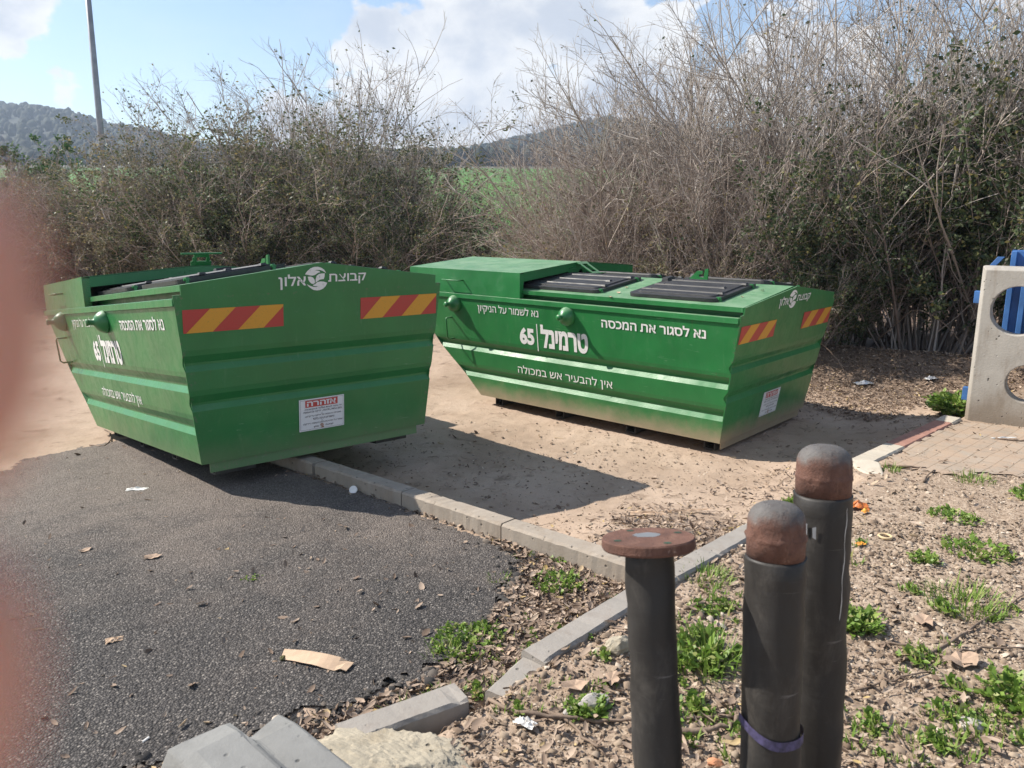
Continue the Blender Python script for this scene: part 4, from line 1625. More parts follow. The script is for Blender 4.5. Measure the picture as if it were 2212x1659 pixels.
p3, l3 = post(1778, 1066, D3, .0745, (-.008, .09, 1), 'tallest black post with a rusty dome, standing behind the purple taped one', True, 9)
dome_cap(p3, l3, .0745, .135)
for a0, z0 in ((-2.55, -.07), (-2.25, -.075)):
    k = MB()
    k.add([(.0775 * math.cos(a0 + q), .0775 * math.sin(a0 + q), z0 + w) for q, w in ((0, 0), (.12, .004), (.13, -.03), (.02, -.026))], [(0, 1, 2, 3)])
    k.build('torn_scrap', M['pole'], p3, loc=(0, 0, l3))
k = MB()
pp = []
for i in range(26):
    tt = i / 25
    aa = -1.10 - .10 * tt + .025 * math.sin(17 * tt) + random.gauss(0, .008)
    zz = -.02 - .30 * tt
    ww = .006 + .008 * math.sin(9 * tt) ** 2
    rr = .0745 + .0035
    pp.append(((rr * math.cos(aa - ww), rr * math.sin(aa - ww), zz), (rr * math.cos(aa + ww), rr * math.sin(aa + ww), zz)))
for i in range(25):
    k.add([pp[i][0], pp[i][1], pp[i + 1][1], pp[i + 1][0]], [(0, 1, 2, 3)])
k.build('paint_drip', M['paper'], p3, loc=(0, 0, l3))
# ------------------------------------------------------------------ grey concrete barrier end at the bottom edge
bdir = Vector((.72, -.69, 0)).normalized()                 # runs away towards the camera's feet
bside = Vector((-bdir.y, bdir.x, 0))                       # towards the right in the picture
BM = Matrix((bdir, bside, Vector((0, 0, 1)))).transposed().to_4x4()
bz = float(H(-.75, 2.0))
BM.translation = (-.862, 2.025, bz)
prof = [(q * 1.18, z * 1.05) for q, z in ((-.24, -.08), (-.215, .06), (-.135, .26), (-.118, .300), (-.085, .318), (.015, .318), (.030, .312), (.050, .272), (.062, .262), (.165, .258), (.178, .248), (.182, .10), (.19, -.08))]
k = MB()
vs, fs = [], []
NB = 14
for i in range(NB + 1):
    t = i / NB
    x = 1.3 * t
    for j, (y, z) in enumerate(prof):
        e = 0.0
        if i == 0:
            e = .035 * (1 - min(z / .3, 1)) * -1 + random.uniform(-.006, .006)
            if j in (4, 5):
                e += .018
            if j in (7, 8):
                e += .045
        vs.append((x + e, y + random.gauss(0, .0012), z + random.gauss(0, .0012) - (.016 if i == 0 and 3 < j < 11 else 0)))
m = len(prof)
for i in range(NB):
    for j in range(m - 1):
        fs.append((i * m + j, i * m + j + 1, (i + 1) * m + j + 1, (i + 1) * m + j))
fs.append(tuple(range(m))[::-1])
fs.append(tuple(range(NB * m, NB * m + m)))
k.add(vs, fs)
bo = k.build('concrete_barrier', M['barrier'], bevel=.016)
bo.matrix_world = BM
tag(bo, 'stepped grey concrete barrier end cut by the bottom edge of the photo', 'barrier')

# ------------------------------------------------------------------ rocks


def rock(px, py, size, squash, mt, name, label, seed, sub=4, rough=.12, lift=0.0, rot=0.0, pos=None):
    bm = bmesh.new()
    bmesh.ops.create_icosphere(bm, subdivisions=sub, radius=1)
    rs = np.random.default_rng(seed)
    ph = rs.uniform(0, 6.28, (10, 3))
    fr = rs.normal(0, 2.4, (10, 3))
    planes = rs.normal(0, 1, (9, 3))
    planes /= np.linalg.norm(planes, axis=1, keepdims=True)
    for v in bm.verts:
        c = np.array(v.co)
        s = 1.0
        for q in planes:
            dq = c @ q
            if dq > .72:
                s = min(s, .72 / dq)
        c = c * s
        nz = sum(math.sin(float(fr[i] @ c) * (1 + i * .5) + ph[i, 0]) / (1 + i * .6) for i in range(10))
        c = c * (1 + rough * .35 * nz)
        if sub >= 6:
            q = Vector(c * 3.0 + 5)
            c = c * (1 + .10 * mnoise.turbulence(q, 5, True) - .05 + .045 * mnoise.turbulence(q * 4, 3, True))
        v.co = c * np.array(squash) * size
    me = bpy.data.meshes.new(name)
    bm.to_mesh(me)
    bm.free()
    p = G(px, py) if pos is None else Vector(pos)
    o = link(name, me, mt, loc=(p.x, p.y, p.z + lift))
    o.rotation_euler = (0, 0, rot)
    return tag(o, label, 'rock')


rock(790, 1640, .36, (1.15, .66, .34), M['rock'], 'rock', 'big crumbly pale limestone between the barrier and the leaves', 4, 6, .22, -.03, R(-24), (-.335, 2.11, float(H(-.335, 2.11))))
rock(1335, 1405, .058, (1.0, .8, .8), M['rock'], 'rock', 'cream stone leaning against the flanged post', 11, 4, .25, .02)
rock(1278, 1525, .060, (1.15, .6, .5), M['rock_grey'], 'rock', 'angular grey stone on the gravel, left of the flanged post', 17, 3, .05, .008, R(20))
rock(1232, 1540, .03, (1.3, .7, .4), M['rock_grey'], 'rock', 'flat grey chip beside the angular stone', 23, 3, .05, .004, R(40))
rock(1545, 1656, .028, (1.2, .8, .6), M['brick'], 'brick_chip', 'orange brick chip on the leaves between the posts', 29, 3, .05, .005)
rock(2098, 1572, .05, (1.2, .9, .5), M['rock_grey'], 'rock', 'brown grey stone on the leaves at the lower right', 31, 3, .08, .005)

# ------------------------------------------------------------------ hedges


def poly_paths(base, dirs, length, K, wander, lift):
    """base (N,3), dirs (N,3) unit, length (N,) -> (N,K,3)"""
    N = len(base)
    P = np.empty((N, K, 3))
    P[:, 0] = base
    d = dirs.copy()
    st = (length / (K - 1))[:, None]
    for i in range(1, K):
        d = d + RNG.normal(0, wander, (N, 3)) + np.array([0, 0, lift])
        d /= np.linalg.norm(d, axis=1, keepdims=True)
        P[:, i] = P[:, i - 1] + d * st
    return P


def spawn(P, L, n, t0, t1, ang, ratio, K, wander, lift):
    N, KK, _ = P.shape
    w = RNG.integers(0, N, n)
    t = RNG.uniform(t0, t1, n) * (KK - 1)
    i = np.minimum(t.astype(int), KK - 2)
    f = (t - i)[:, None]
    a, b = P[w, i], P[w, i + 1]
    base = a + (b - a) * f
    tan = b - a
    tan /= np.linalg.norm(tan, axis=1, keepdims=True)
    rnd = RNG.normal(size=(n, 3))
    rnd -= tan * np.sum(rnd * tan, 1, keepdims=True)
    rnd /= np.linalg.norm(rnd, axis=1, keepdims=True)
    th = RNG.normal(ang, .18, n)[:, None]
    d = tan * np.cos(th) + rnd * np.sin(th)
    ln = L[w] * RNG.uniform(*ratio, n) * (1.1 - .55 * t / (KK - 1))
    return poly_paths(base, d, ln, K, wander, lift), ln


LEAF_V = np.array([[0, 0, 0], [.5, -.32, .10], [1, 0, .04], [.5, .32, .10]])
LEAF_F = np.array([[0, 1, 2, 3]])


def leaf_scatter(pos, size):
    n = len(pos)
    return scatter_np(LEAF_V, LEAF_F, pos, RNG.uniform(.6, 1.3, n) * size, rand_rot(n))


def make_shrub(height, n0, lean, spread, n1, n2, n3, leaves, leaf_lo, leaf_hi, leaf_size, r0=.020, rough=.05, lift0=.0):
    ang = RNG.uniform(0, 2 * np.pi, n0)
    rad = np.sqrt(RNG.uniform(0, 1, n0))
    base = np.stack([np.cos(ang) * rad * .55, np.sin(ang) * rad * .55, np.full(n0, -.1)], -1)
    tilt = np.abs(RNG.normal(spread, spread * .55, n0)) * (0.35 + rad)
    d = np.stack([np.cos(ang) * np.sin(tilt) + lean[0], np.sin(ang) * np.sin(tilt) + lean[1], np.cos(tilt)], -1)
    d /= np.linalg.norm(d, axis=1, keepdims=True)
    L0 = height * RNG.uniform(.55, 1.08, n0)
    P0 = poly_paths(base, d, L0, 10, rough, lift0)
    P1, L1_ = spawn(P0, L0, n1, .18, .95, .55, (.22, .48), 7, rough * 1.5, .012)
    P2, L2_ = spawn(P1, L1_, n2, .15, 1.0, .70, (.28, .62), 5, rough * 2.0, .012)
    P3, L3_ = spawn(np.concatenate([P2]), L2_, n3, .2, 1.0, .75, (.30, .7), 4, rough * 2.2, .01)
    def taper(P, a, b):
        return np.linspace(a, b, P.shape[1])[None] * RNG.uniform(.7, 1.25, (len(P), 1))
    parts = [tubes_np(P0, taper(P0, r0, r0 * .28), 5), tubes_np(P1, taper(P1, r0 * .42, r0 * .16), 4), tubes_np(P2, taper(P2, r0 * .22, r0 * .11), 3), tubes_np(P3, taper(P3, r0 * .15, r0 * .085), 3)]
    V, Fs, o = [], [], 0
    for v, f in parts:
        V.append(v)
        Fs.append(f + o)
        o += len(v)
    stems = np_mesh('branches', np.concatenate(V), np.concatenate(Fs))
    stems.materials.append(M['stem'])
    pts = np.concatenate([P2[:, 1:].reshape(-1, 3), P3[:, 1:].reshape(-1, 3), P3[:, 2:].reshape(-1, 3), P1[:, 2:].reshape(-1, 3)])
    z = pts[:, 2] / height
    pr = np.interp(z, [0, .06, leaf_lo, leaf_hi, 1.3], [.9, 1, 1, .05, .02])
    clump = np.sin(pts[:, 0] * 3.1 + 1.3) * np.sin(pts[:, 1] * 2.7) * np.sin(pts[:, 2] * 3.3 + .5)
    pr = pr * np.clip(.55 + 1.1 * clump, .05, 1.5)
    pr /= pr.sum()
    pick = pts[RNG.choice(len(pts), leaves, p=pr)] + RNG.normal(0, .035, (leaves, 3))
    lv, lf = leaf_scatter(pick, leaf_size)
    lm = np_mesh('foliage', lv, lf)
    return stems, lm


def put_shrub(proto, x, y, rot, sc, label, leafm, group, name='shrub', sxy=1.0):
    root = thing(name, label, 'shrub', (x, y, float(H(x, y)) - .02), group)
    root.rotation_euler = (0, 0, rot)
    root.scale = (sc * sxy, sc * sxy, sc)
    a = bpy.data.objects.new('branches', proto[0])
    b = bpy.data.objects.new('foliage', proto[1])
    for o in (a, b):
        COL.objects.link(o)
        o.parent = root
    if not proto[1].materials:
        proto[1].materials.append(leafm)
    elif proto[1].materials[0] != leafm:
        b.material_slots[0].link = 'OBJECT'
        b.material_slots[0].material = leafm
    return root


LEFTY = make_shrub(4.4, 54, (-.22, -.05), .38, 700, 3200, 6000, 5200, .24, .55, .048, .016, .055, -.004)      # bare stems leaning one way
BARE = make_shrub(5.0, 48, (0, 0), .27, 720, 3300, 6400, 5200, .25, .55, .050, .018, .055)
LEAFY = make_shrub(4.6, 42, (0, 0), .30, 560, 2200, 3400, 36000, .60, 1.0, .068, .020, .055)
TWIGGY = make_shrub(3.6, 64, (0, 0), .50, 820, 3400, 6000, 32000, .80, 1.10, .050, .015, .07, -.012)
TWIGGY2 = make_shrub(4.3, 60, (0, 0), .40, 820, 3200, 5600, 26000, .56, .80, .050, .016, .065, -.006)
LOW = make_shrub(1.9, 40, (0, 0), .55, 400, 1300, 1800, 8500, .8, 1.2, .052, .010, .07)

GR = 'tall shrubs of the hedge behind the level skip'
GL = 'twiggy shrubs of the hedge behind the tipped skip'
right = [
    (LEFTY, 1.75, 15.2, 0, .80, 'bare reddish shrub leaning over the gap with the green field', 'leaf_olive'),
    (LEFTY, 2.55, 14.2, .4, 1.02, 'reddish bare shrub second from the field gap, leaning left', 'leaf_olive'),
    (LEFTY, 3.05, 13.2, 5.9, 1.0, 'bare reddish shrub third from the field gap', 'leaf_olive'),
    (LEFTY, 1.90, 12.7, .2, .62, 'short bare reddish shrub just behind the hood of the level skip', 'leaf_olive'),
    (BARE, 3.30, 13.4, 1.2, .98, 'tall grey stemmed bare shrub above the lids of the level skip', 'leaf_olive'),
    (BARE, 4.20, 12.9, 3.0, 1.08, 'tallest bare grey shrub against the white cloud', 'leaf_olive'),
    (BARE, 3.30, 11.9, 4.2, .72, 'bare brown shrub right behind the hook of the level skip', 'leaf_olive'),
    (BARE, 5.20, 12.4, 5.1, 1.12, 'bare topped shrub standing fifth along the right hedge behind the skip end', 'leaf_dark'),
    (LEAFY, 4.45, 11.2, 2.2, .66, 'leafy shrub over the soil bank right of the level skip', 'leaf_dark'),
    (BARE, 6.40, 12.0, .7, 1.15, 'bare crowned shrub rising left of the concrete slab', 'leaf_dark'),
    (LEAFY, 5.80, 10.9, 3.6, .86, 'dark leafy shrub just left of the concrete slab', 'leaf_dark'),
    (LEAFY, 7.20, 11.0, 5.0, 1.0, 'dark leafy shrub above the concrete slab', 'leaf_dark'),
    (BARE, 8.00, 11.8, 2.6, 1.2, 'bare topped shrub at the right edge of the photo', 'leaf_dark'),
    (LEAFY, 8.40, 10.2, 1.0, .95, 'leafy shrub behind the blue cage', 'leaf_dark'),
    (LOW, 2.75, 11.35, .3, .70, 'low leafy shrub behind the lids of the level skip', 'leaf_olive'),
    (LOW, 1.60, 12.0, 1.3, .62, 'low leafy shrub behind the hood of the level skip', 'leaf_olive'),
    (LOW, 3.95, 10.85, 2.3, .70, 'low dense shrub on the soil bank by the end of the level skip', 'leaf_dark'),
]
for pr, x, y, ro, scl, lb, lm in right:
    put_shrub(pr, x, y, ro, scl, lb, M[lm], GR)
left = [
    (TWIGGY2, -2.55, 17.6, .4, 0.74, 'dark leafy twiggy shrub left of the field gap', 'leaf_dark'),
    (TWIGGY2, -3.75, 17.8, 1.7, 1.22, 'tallest twiggy shrub over the shaded end of the tipped skip', 'leaf_mid'),
    (TWIGGY2, -5.0, 17.9, 2.9, 1.02, 'tall grey twiggy shrub left of the tallest one behind the tipped skip', 'leaf_olive'),
    (TWIGGY, -6.3, 17.6, .9, 1.10, 'green grey shrub in the middle of the left hedge', 'leaf_dark'),
    (TWIGGY2, -7.6, 18.2, 2.0, 0.62, 'brown twiggy shrub with long sprouts in the left hedge', 'leaf_mid'),
    (TWIGGY, -9.0, 18.2, 3.2, 0.90, 'brown shrub in front of the wooded hill slope', 'leaf_olive'),
    (TWIGGY, -10.5, 18.6, 4.4, 0.79, 'brown shrub right of the light pole foot', 'leaf_olive'),
    (TWIGGY, -12.0, 18.8, 5.6, 0.72, 'hazy brown shrub at the light pole foot', 'leaf_olive'),
    (TWIGGY, -13.6, 19.0, .2, 0.70, 'brown shrub beside the blurred fingertips', 'leaf_olive'),
    (TWIGGY, -3.4, 16.3, 5.0, 0.84, 'low dark bush in front of the tallest twiggy shrub', 'leaf_dark'),
    (TWIGGY, -5.6, 16.4, 1.1, 0.87, 'low brown bush behind the lids of the tipped skip', 'leaf_mid'),
    (TWIGGY, -8.0, 16.9, 2.4, 0.90, 'low brown bush behind the hood of the tipped skip', 'leaf_olive'),
    (TWIGGY, -2.0, 16.4, .1, 0.76, 'low dark green bush at the left of the field gap', 'leaf_dark'),
    (TWIGGY, -10.8, 17.2, 3.4, 0.78, 'low brown bush at the left end of the hedge', 'leaf_olive'),
]
for pr, x, y, ro, scl, lb, lm in left:
    put_shrub(pr, x, y, ro, scl, lb, M[lm], GL, sxy=1.15)

# green tree behind the left hedge
gt = make_shrub(4.6, 9, (0, 0), .45, 200, 900, 1600, 20000, 1.1, 1.4, .11, .05, .05)
put_shrub(gt, -17.6, 28.5, 0, 0.86, 'bright green tree behind the left hedge, left of the pole', M['leaf_bright'], None, 'tree', 1.1)

# light pole
lp = Vector((-12.35, 24.5, 0))
lp.z = float(H(lp.x, lp.y))
lpr = thing('light_pole', 'thin grey steel pole rising out of the left hedge into the sky', 'pole', lp)
k = MB()
k.tube([(0, 0, -.3), (.05, 0, 4.0), (.12, 0, 10.5)], [.105, .09, .07], 16)
k.build('shaft', M['pole'], lpr, smooth=True)
k = MB()
k.tube([(0, 0, -.05), (0, 0, .35)], .14, 16)
k.build('sleeve', M['pole'], lpr, bevel=.01)

# ------------------------------------------------------------------ weeds and grass


def weed_mesh(n, h, rad, kind, seed):
    rs = np.random.default_rng(seed)
    V, Fs, o = [], [], 0
    for i in range(n):
        a = rs.uniform(0, 6.283)
        r = rad * math.sqrt(rs.uniform(0, 1))
        bx_, by_ = r * math.cos(a), r * math.sin(a)
        a2 = a + rs.normal(0, .7)
        tilt = rs.uniform(.1, .95)
        L = h * rs.uniform(.5, 1.15)
        w = (.0028 if kind == 'grass' else .010) * rs.uniform(.7, 1.4)
        d = np.array([math.cos(a2), math.sin(a2), 0])
        s = np.array([-d[1], d[0], 0])
        K = 4
        pts = []
        for q in range(K):
            t = q / (K - 1)
            pts.append(np.array([bx_, by_, 0]) + d * (L * t * math.sin(tilt) * (.5 + .6 * t)) + np.array([0, 0, L * (t * math.cos(tilt) - .25 * t * t * math.sin(tilt))]))
        if kind == 'grass':
            ws = [w, w * .9, w * .6, w * .08]
        else:
            ws = [w * .25, w * .45, w * 1.2, w * .1]
        for q in range(K):
            V += [pts[q] - s * ws[q], pts[q] + s * ws[q]]
        for q in range(K - 1):
            Fs.append((o + 2 * q, o + 2 * q + 1, o + 2 * q + 3, o + 2 * q + 2))
        o += 2 * K
        if kind == 'leafy':          # a few small leaflets along the stalk
            for q in range(5):
                t = rs.uniform(.35, 1)
                p = pts[0] * (1 - t) + pts[-1] * t + rs.normal(0, .004, 3)
                e = rs.normal(0, 1, 3)
                e[2] = abs(e[2]) * .4
                e /= np.linalg.norm(e)
                f = np.cross(e, rs.normal(0, 1, 3))
                f /= np.linalg.norm(f)
                l = max(h, .07) * rs.uniform(.16, .34)
                V += [p, p + e * l * .5 + f * l * .28, p + e * l, p + e * l * .5 - f * l * .28]
                Fs.append((o, o + 1, o + 2, o + 3))
                o += 4
    return np_mesh('weed', np.array(V), np.array(Fs))


weeds = [
    (1205, 1268, 120, .055, .11, 'leafy', 'bright leafy weed clump beside the kerb behind the flanged post'),
    (1010, 1395, 170, .055, .15, 'leafy', 'wide bright weed patch at the asphalt edge, left of the kerb'),
    (960, 1420, 40, .10, .07, 'grass', 'thin grass blades beside the wide weed patch'),
    (1530, 1250, 240, .06, .12, 'grass', 'low grass along the kerb between the posts'),
    (1530, 1440, 110, .15, .13, 'grass', 'tall lush grass tuft between the flanged and the domed posts'),
    (1505, 1420, 90, .11, .10, 'leafy', 'leafy weed in the grass beside the flanged post'),
    (1850, 1360, 110, .09, .07, 'leafy', 'leafy green weed right of the tallest post'),
    (2085, 1310, 200, .10, .17, 'grass', 'big bright grass tuft at the right of the gravel'),
    (2060, 1120, 80, .045, .12, 'leafy', 'flat green weed in the gravel beyond the orange wrapper'),
    (2105, 1040, 130, .07, .13, 'grass', 'green grass tuft below the paving at the right'),
    (2062, 895, 300, .23, .13, 'leafy', 'bushy bright green weed at the foot of the concrete slab'),
    (2110, 1195, 90, .055, .16, 'leafy', 'straggly weed at the right edge above the big tuft'),
    (545, 1257, 26, .03, .03, 'leafy', 'tiny green sprig alone on the asphalt'),
    (880, 1568, 60, .09, .06, 'grass', 'dark grass tuft between the short kerb stone and the rock'),
    (1925, 1018, 60, .07, .07, 'grass', 'small grass tuft beside the broken white kerb nose'),
    (1270, 1540, 60, .06, .05, 'leafy', 'small leafy weed left of the angular grey stone'),
    (2200, 1520, 110, .10, .10, 'leafy', 'green weed at the lower right edge of the photo'),
    (1712, 1092, 40, .06, .05, 'leafy', 'little weed on the kerb left of the tallest post'),
    (2000, 1215, 40, .06, .06, 'leafy', 'small broad leafed weed in the middle of the gravel'),
    (1080, 1255, 50, .05, .06, 'grass', 'pale grass sprouts in the dry leaves by the asphalt'),
]
for i, (px, py, n, h, rd, kind, lb) in enumerate(weeds):
    p = G(px, py)
    o = link('weed', weed_mesh(n, h, rd, kind, 50 + i), M['grass'], loc=(p.x, p.y, p.z - .004))
    tag(o, lb, 'weed', 'weeds and grass tufts')

# loose sprouts everywhere on the gravel: uncountable
sp = []
for _ in range(23):                       # in loose patches
    qx_, qy_ = random.uniform(1450, 2260), random.uniform(1000, 1670)
    for _k in range(random.randint(3, 26)):
        px, py = random.gauss(qx_, 26 + (qy_ - 1000) * .035), random.gauss(qy_, 9 + (qy_ - 1000) * .02)
        p = G(px, max(py, 985))
        if (p.x - K2A[0]) * K2N[0] + (p.y - K2A[1]) * K2N[1] > .14 and p.y < 5.6:
            sp.append(p)
for _ in range(90):
    px, py = random.uniform(880, 1340), random.uniform(1200, 1560)
    p = G(px, py)
    if not inside(np.array(p.x), np.array(p.y), a_poly):
        sp.append(p)
V, Fs, o = [], [], 0
tm = [weed_mesh(9, .035, .02, k_, 200 + q) for q, k_ in enumerate(('grass', 'grass', 'grass', 'leafy'))]
tv = []
for m_ in tm:
    a = np.empty(len(m_.vertices) * 3, np.float32)
    m_.vertices.foreach_get('co', a)
    f = np.array([list(p.vertices) for p in m_.polygons])
    tv.append((a.reshape(-1, 3), f))
    bpy.data.meshes.remove(m_)
for p in sp:
    a, f = random.choice(tv)
    s = random.uniform(.5, 1.6)
    c_, s_ = math.cos(random.uniform(0, 6.28)), math.sin(random.uniform(0, 6.28))
    q = a * s
    V.append(q + np.array([p.x, p.y, p.z]))
    Fs.append(f + o)
    o += len(a)
tag(link('sprouts', np_mesh('sprouts', np.concatenate(V), np.concatenate(Fs)), M['grass']), kind='stuff')
# meadow grass in the gap
mp = np.stack([RNG.uniform(-4, 4, 5000), RNG.uniform(17.5, 27, 5000)], -1)
pos = np.stack([mp[:, 0], mp[:, 1], H(mp[:, 0], mp[:, 1])], -1)
bl = np.array([[-.02, 0, 0], [.02, 0, 0], [.012, .05, .6], [-.004, .12, 1.0]])
V, Fs = scatter_np(bl, np.array([[0, 1, 2, 3]]), pos, RNG.uniform(.15, .4, 5000), rand_rot(5000, .25))
tag(link('meadow_grass', np_mesh('meadow_grass', V, Fs), M['grass']), kind='stuff')

# ------------------------------------------------------------------ leaf litter, pebbles
DL_V = np.array([[0, 0, 0], [.28, -.20, .05], [.28, 0, -.02], [.28, .20, .06], [.68, -.17, .10], [.68, 0, .03], [.68, .19, .12], [1, .02, .16]]) - np.array([.5, 0, 0])
DL_F4 = np.array([[1, 4, 5, 2], [2, 5, 6, 3]])
DL_F3 = np.array([[0, 1, 2], [0, 2, 3], [4, 7, 5], [5, 7, 6]])
DL_F = np.concatenate([np.concatenate([DL_F4[:, [0, 1, 2]], DL_F4[:, [0, 2, 3]]]), DL_F3])


def d_to(px_, py_, A, B):
    A = np.asarray(A)
    B = np.asarray(B)
    d = B - A
    t = np.clip(((px_ - A[0]) * d[0] + (py_ - A[1]) * d[1]) / (d @ d), 0, 1)
    return np.hypot(px_ - A[0] - t * d[0], py_ - A[1] - t * d[1])


def litter_density(x, y):
    d1 = (x - K1A[0]) * K1N[0] + (y - K1A[1]) * K1N[1]
    d2 = (x - K2A[0]) * K2N[0] + (y - K2A[1]) * K2N[1]
    dw = (x - WA[0]) * WN[0] + (y - WA[1]) * WN[1]
    ina = inside(x, y, a_poly)
    t1 = (x - K1A[0]) * K1D[0] + (y - K1A[1]) * K1D[1]
    corner = (~ina) & (d1 < 0) & (d2 < .0) & (y > 2.1) & (x > -1.6)
    den = np.where(corner, 1.0, 0.0)
    den = np.where((d1 < 0) & (d1 > -.11) & (t1 > .5) & (t1 < 2.45), 1.0, den)          # strip along the kerb
    grav = (d2 > .12) & (dw > -.05) | ((d2 > .12) & (y < 5.2))
    gd = np.interp(y, [1.2, 1.9, 2.5, 3.2, 6], [.36, .20, .10, .06, .05])
    den = np.where(grav & (x > -.9), gd, den)
    lot = (~ina) & (d1 > .13) & (d2 < .0)
    den = np.where(lot, .05, den)
    den = np.where(lot & (np.hypot(x - 1.3, y - 4.6) < .75), .38, den)
    den = np.where(lot & (d_to(x, y, (1.9, 5.55), (2.6, 5.95)) < .42), .42, den)
    den = np.where(lot & (d2 > -.22) & (d2 < 0), .6, den)
    hb = (x - 4.4) * .50 + (y - 10.6) * .86
    den = np.where((hb > -2.3 + .5 * np.sin(3 * x)) & (hb < 1.6) & (x > 1) & (dw < 0), .9, den)
    den = np.where(ina, .016, den)
    den = np.where(ina & (y > 5.4), .05, den)
    return den


def scatter_pts(n, xr, yr, fn):
    x = RNG.uniform(*xr, n)
    y = RNG.uniform(*yr, n)
    k = RNG.uniform(0, 1, n) < fn(x, y)
    return x[k], y[k]


x, y = scatter_pts(62000, (-4.6, 4.6), (1.35, 7.6), litter_density)
cl = wob(x * 2.3, y * 2.6)
k_ = RNG.uniform(-.9, 1.1, len(x)) < cl + .45
x, y = x[k_], y[k_]
x2, y2 = scatter_pts(60000, (.5, 8), (7.4, 11.6), litter_density)
x3, y3 = scatter_pts(46000, (-1.7, 1.6), (1.35, 4.6), litter_density)
x2, y2 = np.concatenate([x2, x3]), np.concatenate([y2, y3])
x, y = np.concatenate([x, x2]), np.concatenate([y, y2])
n = len(x)
V, Fs = scatter_np(DL_V, DL_F, np.stack([x, y, H(x, y) + RNG.uniform(.004, .024, n)], -1), RNG.lognormal(math.log(.030), .48, n).clip(.008, .062), rand_rot(n, .38), np.stack([np.ones(n), RNG.uniform(.6, 1.2, n), RNG.uniform(.5, 1.8, n)], -1))
tag(link('leaf_litter', np_mesh('leaf_litter', V, Fs), M['litter']), kind='stuff')


def pebble_density(x, y):
    d2 = (x - K2A[0]) * K2N[0] + (y - K2A[1]) * K2N[1]
    d1 = (x - K1A[0]) * K1N[0] + (y - K1A[1]) * K1N[1]
    ina = inside(x, y, a_poly)
    den = np.where((d2 > .12) & (y < 6), .95 - .08 * np.clip(y - 2, 0, 9), .16)
    den = np.where(ina, .03, den)
    den = np.where((d1 < 0) & (~ina) & (d2 < 0), .35, den)
    den = np.where(y > 7, .04, den)
    return den


x, y = scatter_pts(60000, (-3.0, 4.8), (1.35, 8.5), pebble_density)
x2, y2 = scatter_pts(40000, (-1.0, 3.2), (1.35, 4.2), pebble_density)
x, y = np.concatenate([x, x2]), np.concatenate([y, y2])
n = len(x)
OV = np.array([[1, 0, 0], [0, 1, 0], [-1, 0, 0], [0, -1, 0], [0, 0, 1], [.7, .7, -.3], [0, 0, -1.]])
pb = np.array([[1, .1, -.2], [.3, .95, -.1], [-.8, .6, -.2], [-.9, -.5, -.15], [.1, -1, -.2], [.5, .1, .8], [-.4, .3, .85], [-.2, -.5, .7]])
PBF = np.array([[0, 1, 5], [1, 2, 6], [1, 6, 5], [2, 3, 6], [3, 7, 6], [3, 4, 7], [4, 0, 5], [4, 5, 7], [5, 6, 7]])
V, Fs = scatter_np(pb, PBF, np.stack([x, y, H(x, y) + .003], -1), RNG.lognormal(math.log(.0055), .52, n).clip(.0025, .022), rand_rot(n, .5), np.stack([RNG.uniform(.7, 1.4, n), RNG.uniform(.7, 1.3, n), RNG.uniform(.45, .9, n)], -1))
tag(link('pebbles', np_mesh('pebbles', V, Fs), M['pebble']), kind='stuff')

# crumbs broken off the asphalt edge
et = []
for a_, b_ in zip(a_edge[:-1], a_edge[1:]):
    for _k in range(int(math.dist(a_, b_) * 420)):
        tq = random.random()
        et.append((a_[0] + (b_[0] - a_[0]) * tq + random.gauss(0, .055), a_[1] + (b_[1] - a_[1]) * tq + random.gauss(0, .055)))
et = np.array(et)
n = len(et)
V, Fs = scatter_np(pb, PBF, np.stack([et[:, 0], et[:, 1], H(et[:, 0], et[:, 1]) + .010], -1), RNG.lognormal(math.log(.008), .5, n).clip(.003, .03), rand_rot(n, .5), np.stack([RNG.uniform(.7, 1.4, n), RNG.uniform(.7, 1.3, n), RNG.uniform(.5, .9, n)], -1))
tag(link('asphalt_crumbs', np_mesh('asphalt_crumbs', V, Fs), M['crumb']), kind='stuff')

# fine dry twigs on the dirt, too many to count
x, y = scatter_pts(9000, (-3.5, 4.6), (1.4, 8.2), lambda a, b: np.clip(litter_density(a, b) * .7 + .035, 0, 1) * (1 - .9 * inside(a, b, a_poly)))
n = len(x)
a = RNG.uniform(0, 2 * np.pi, n)
L = RNG.uniform(.02, .11, n)
P = np.empty((n, 4, 3))
for q in range(4):
    a = a + RNG.normal(0, .25, n)
    if q == 0:
        P[:, 0, 0], P[:, 0, 1] = x, y
    else:
        P[:, q, 0] = P[:, q - 1, 0] + np.cos(a) * L / 3
        P[:, q, 1] = P[:, q - 1, 1] + np.sin(a) * L / 3
    P[:, q, 2] = H(P[:, q, 0], P[:, q, 1]) + RNG.uniform(.004, .016, n)
V, Fs = tubes_np(P, np.full((n, 4), .0016) * RNG.uniform(.6, 1.7, (n, 1)), 3)
tag(link('fine_twigs', np_mesh('fine_twigs', V, Fs), M['litter']), kind='stuff')

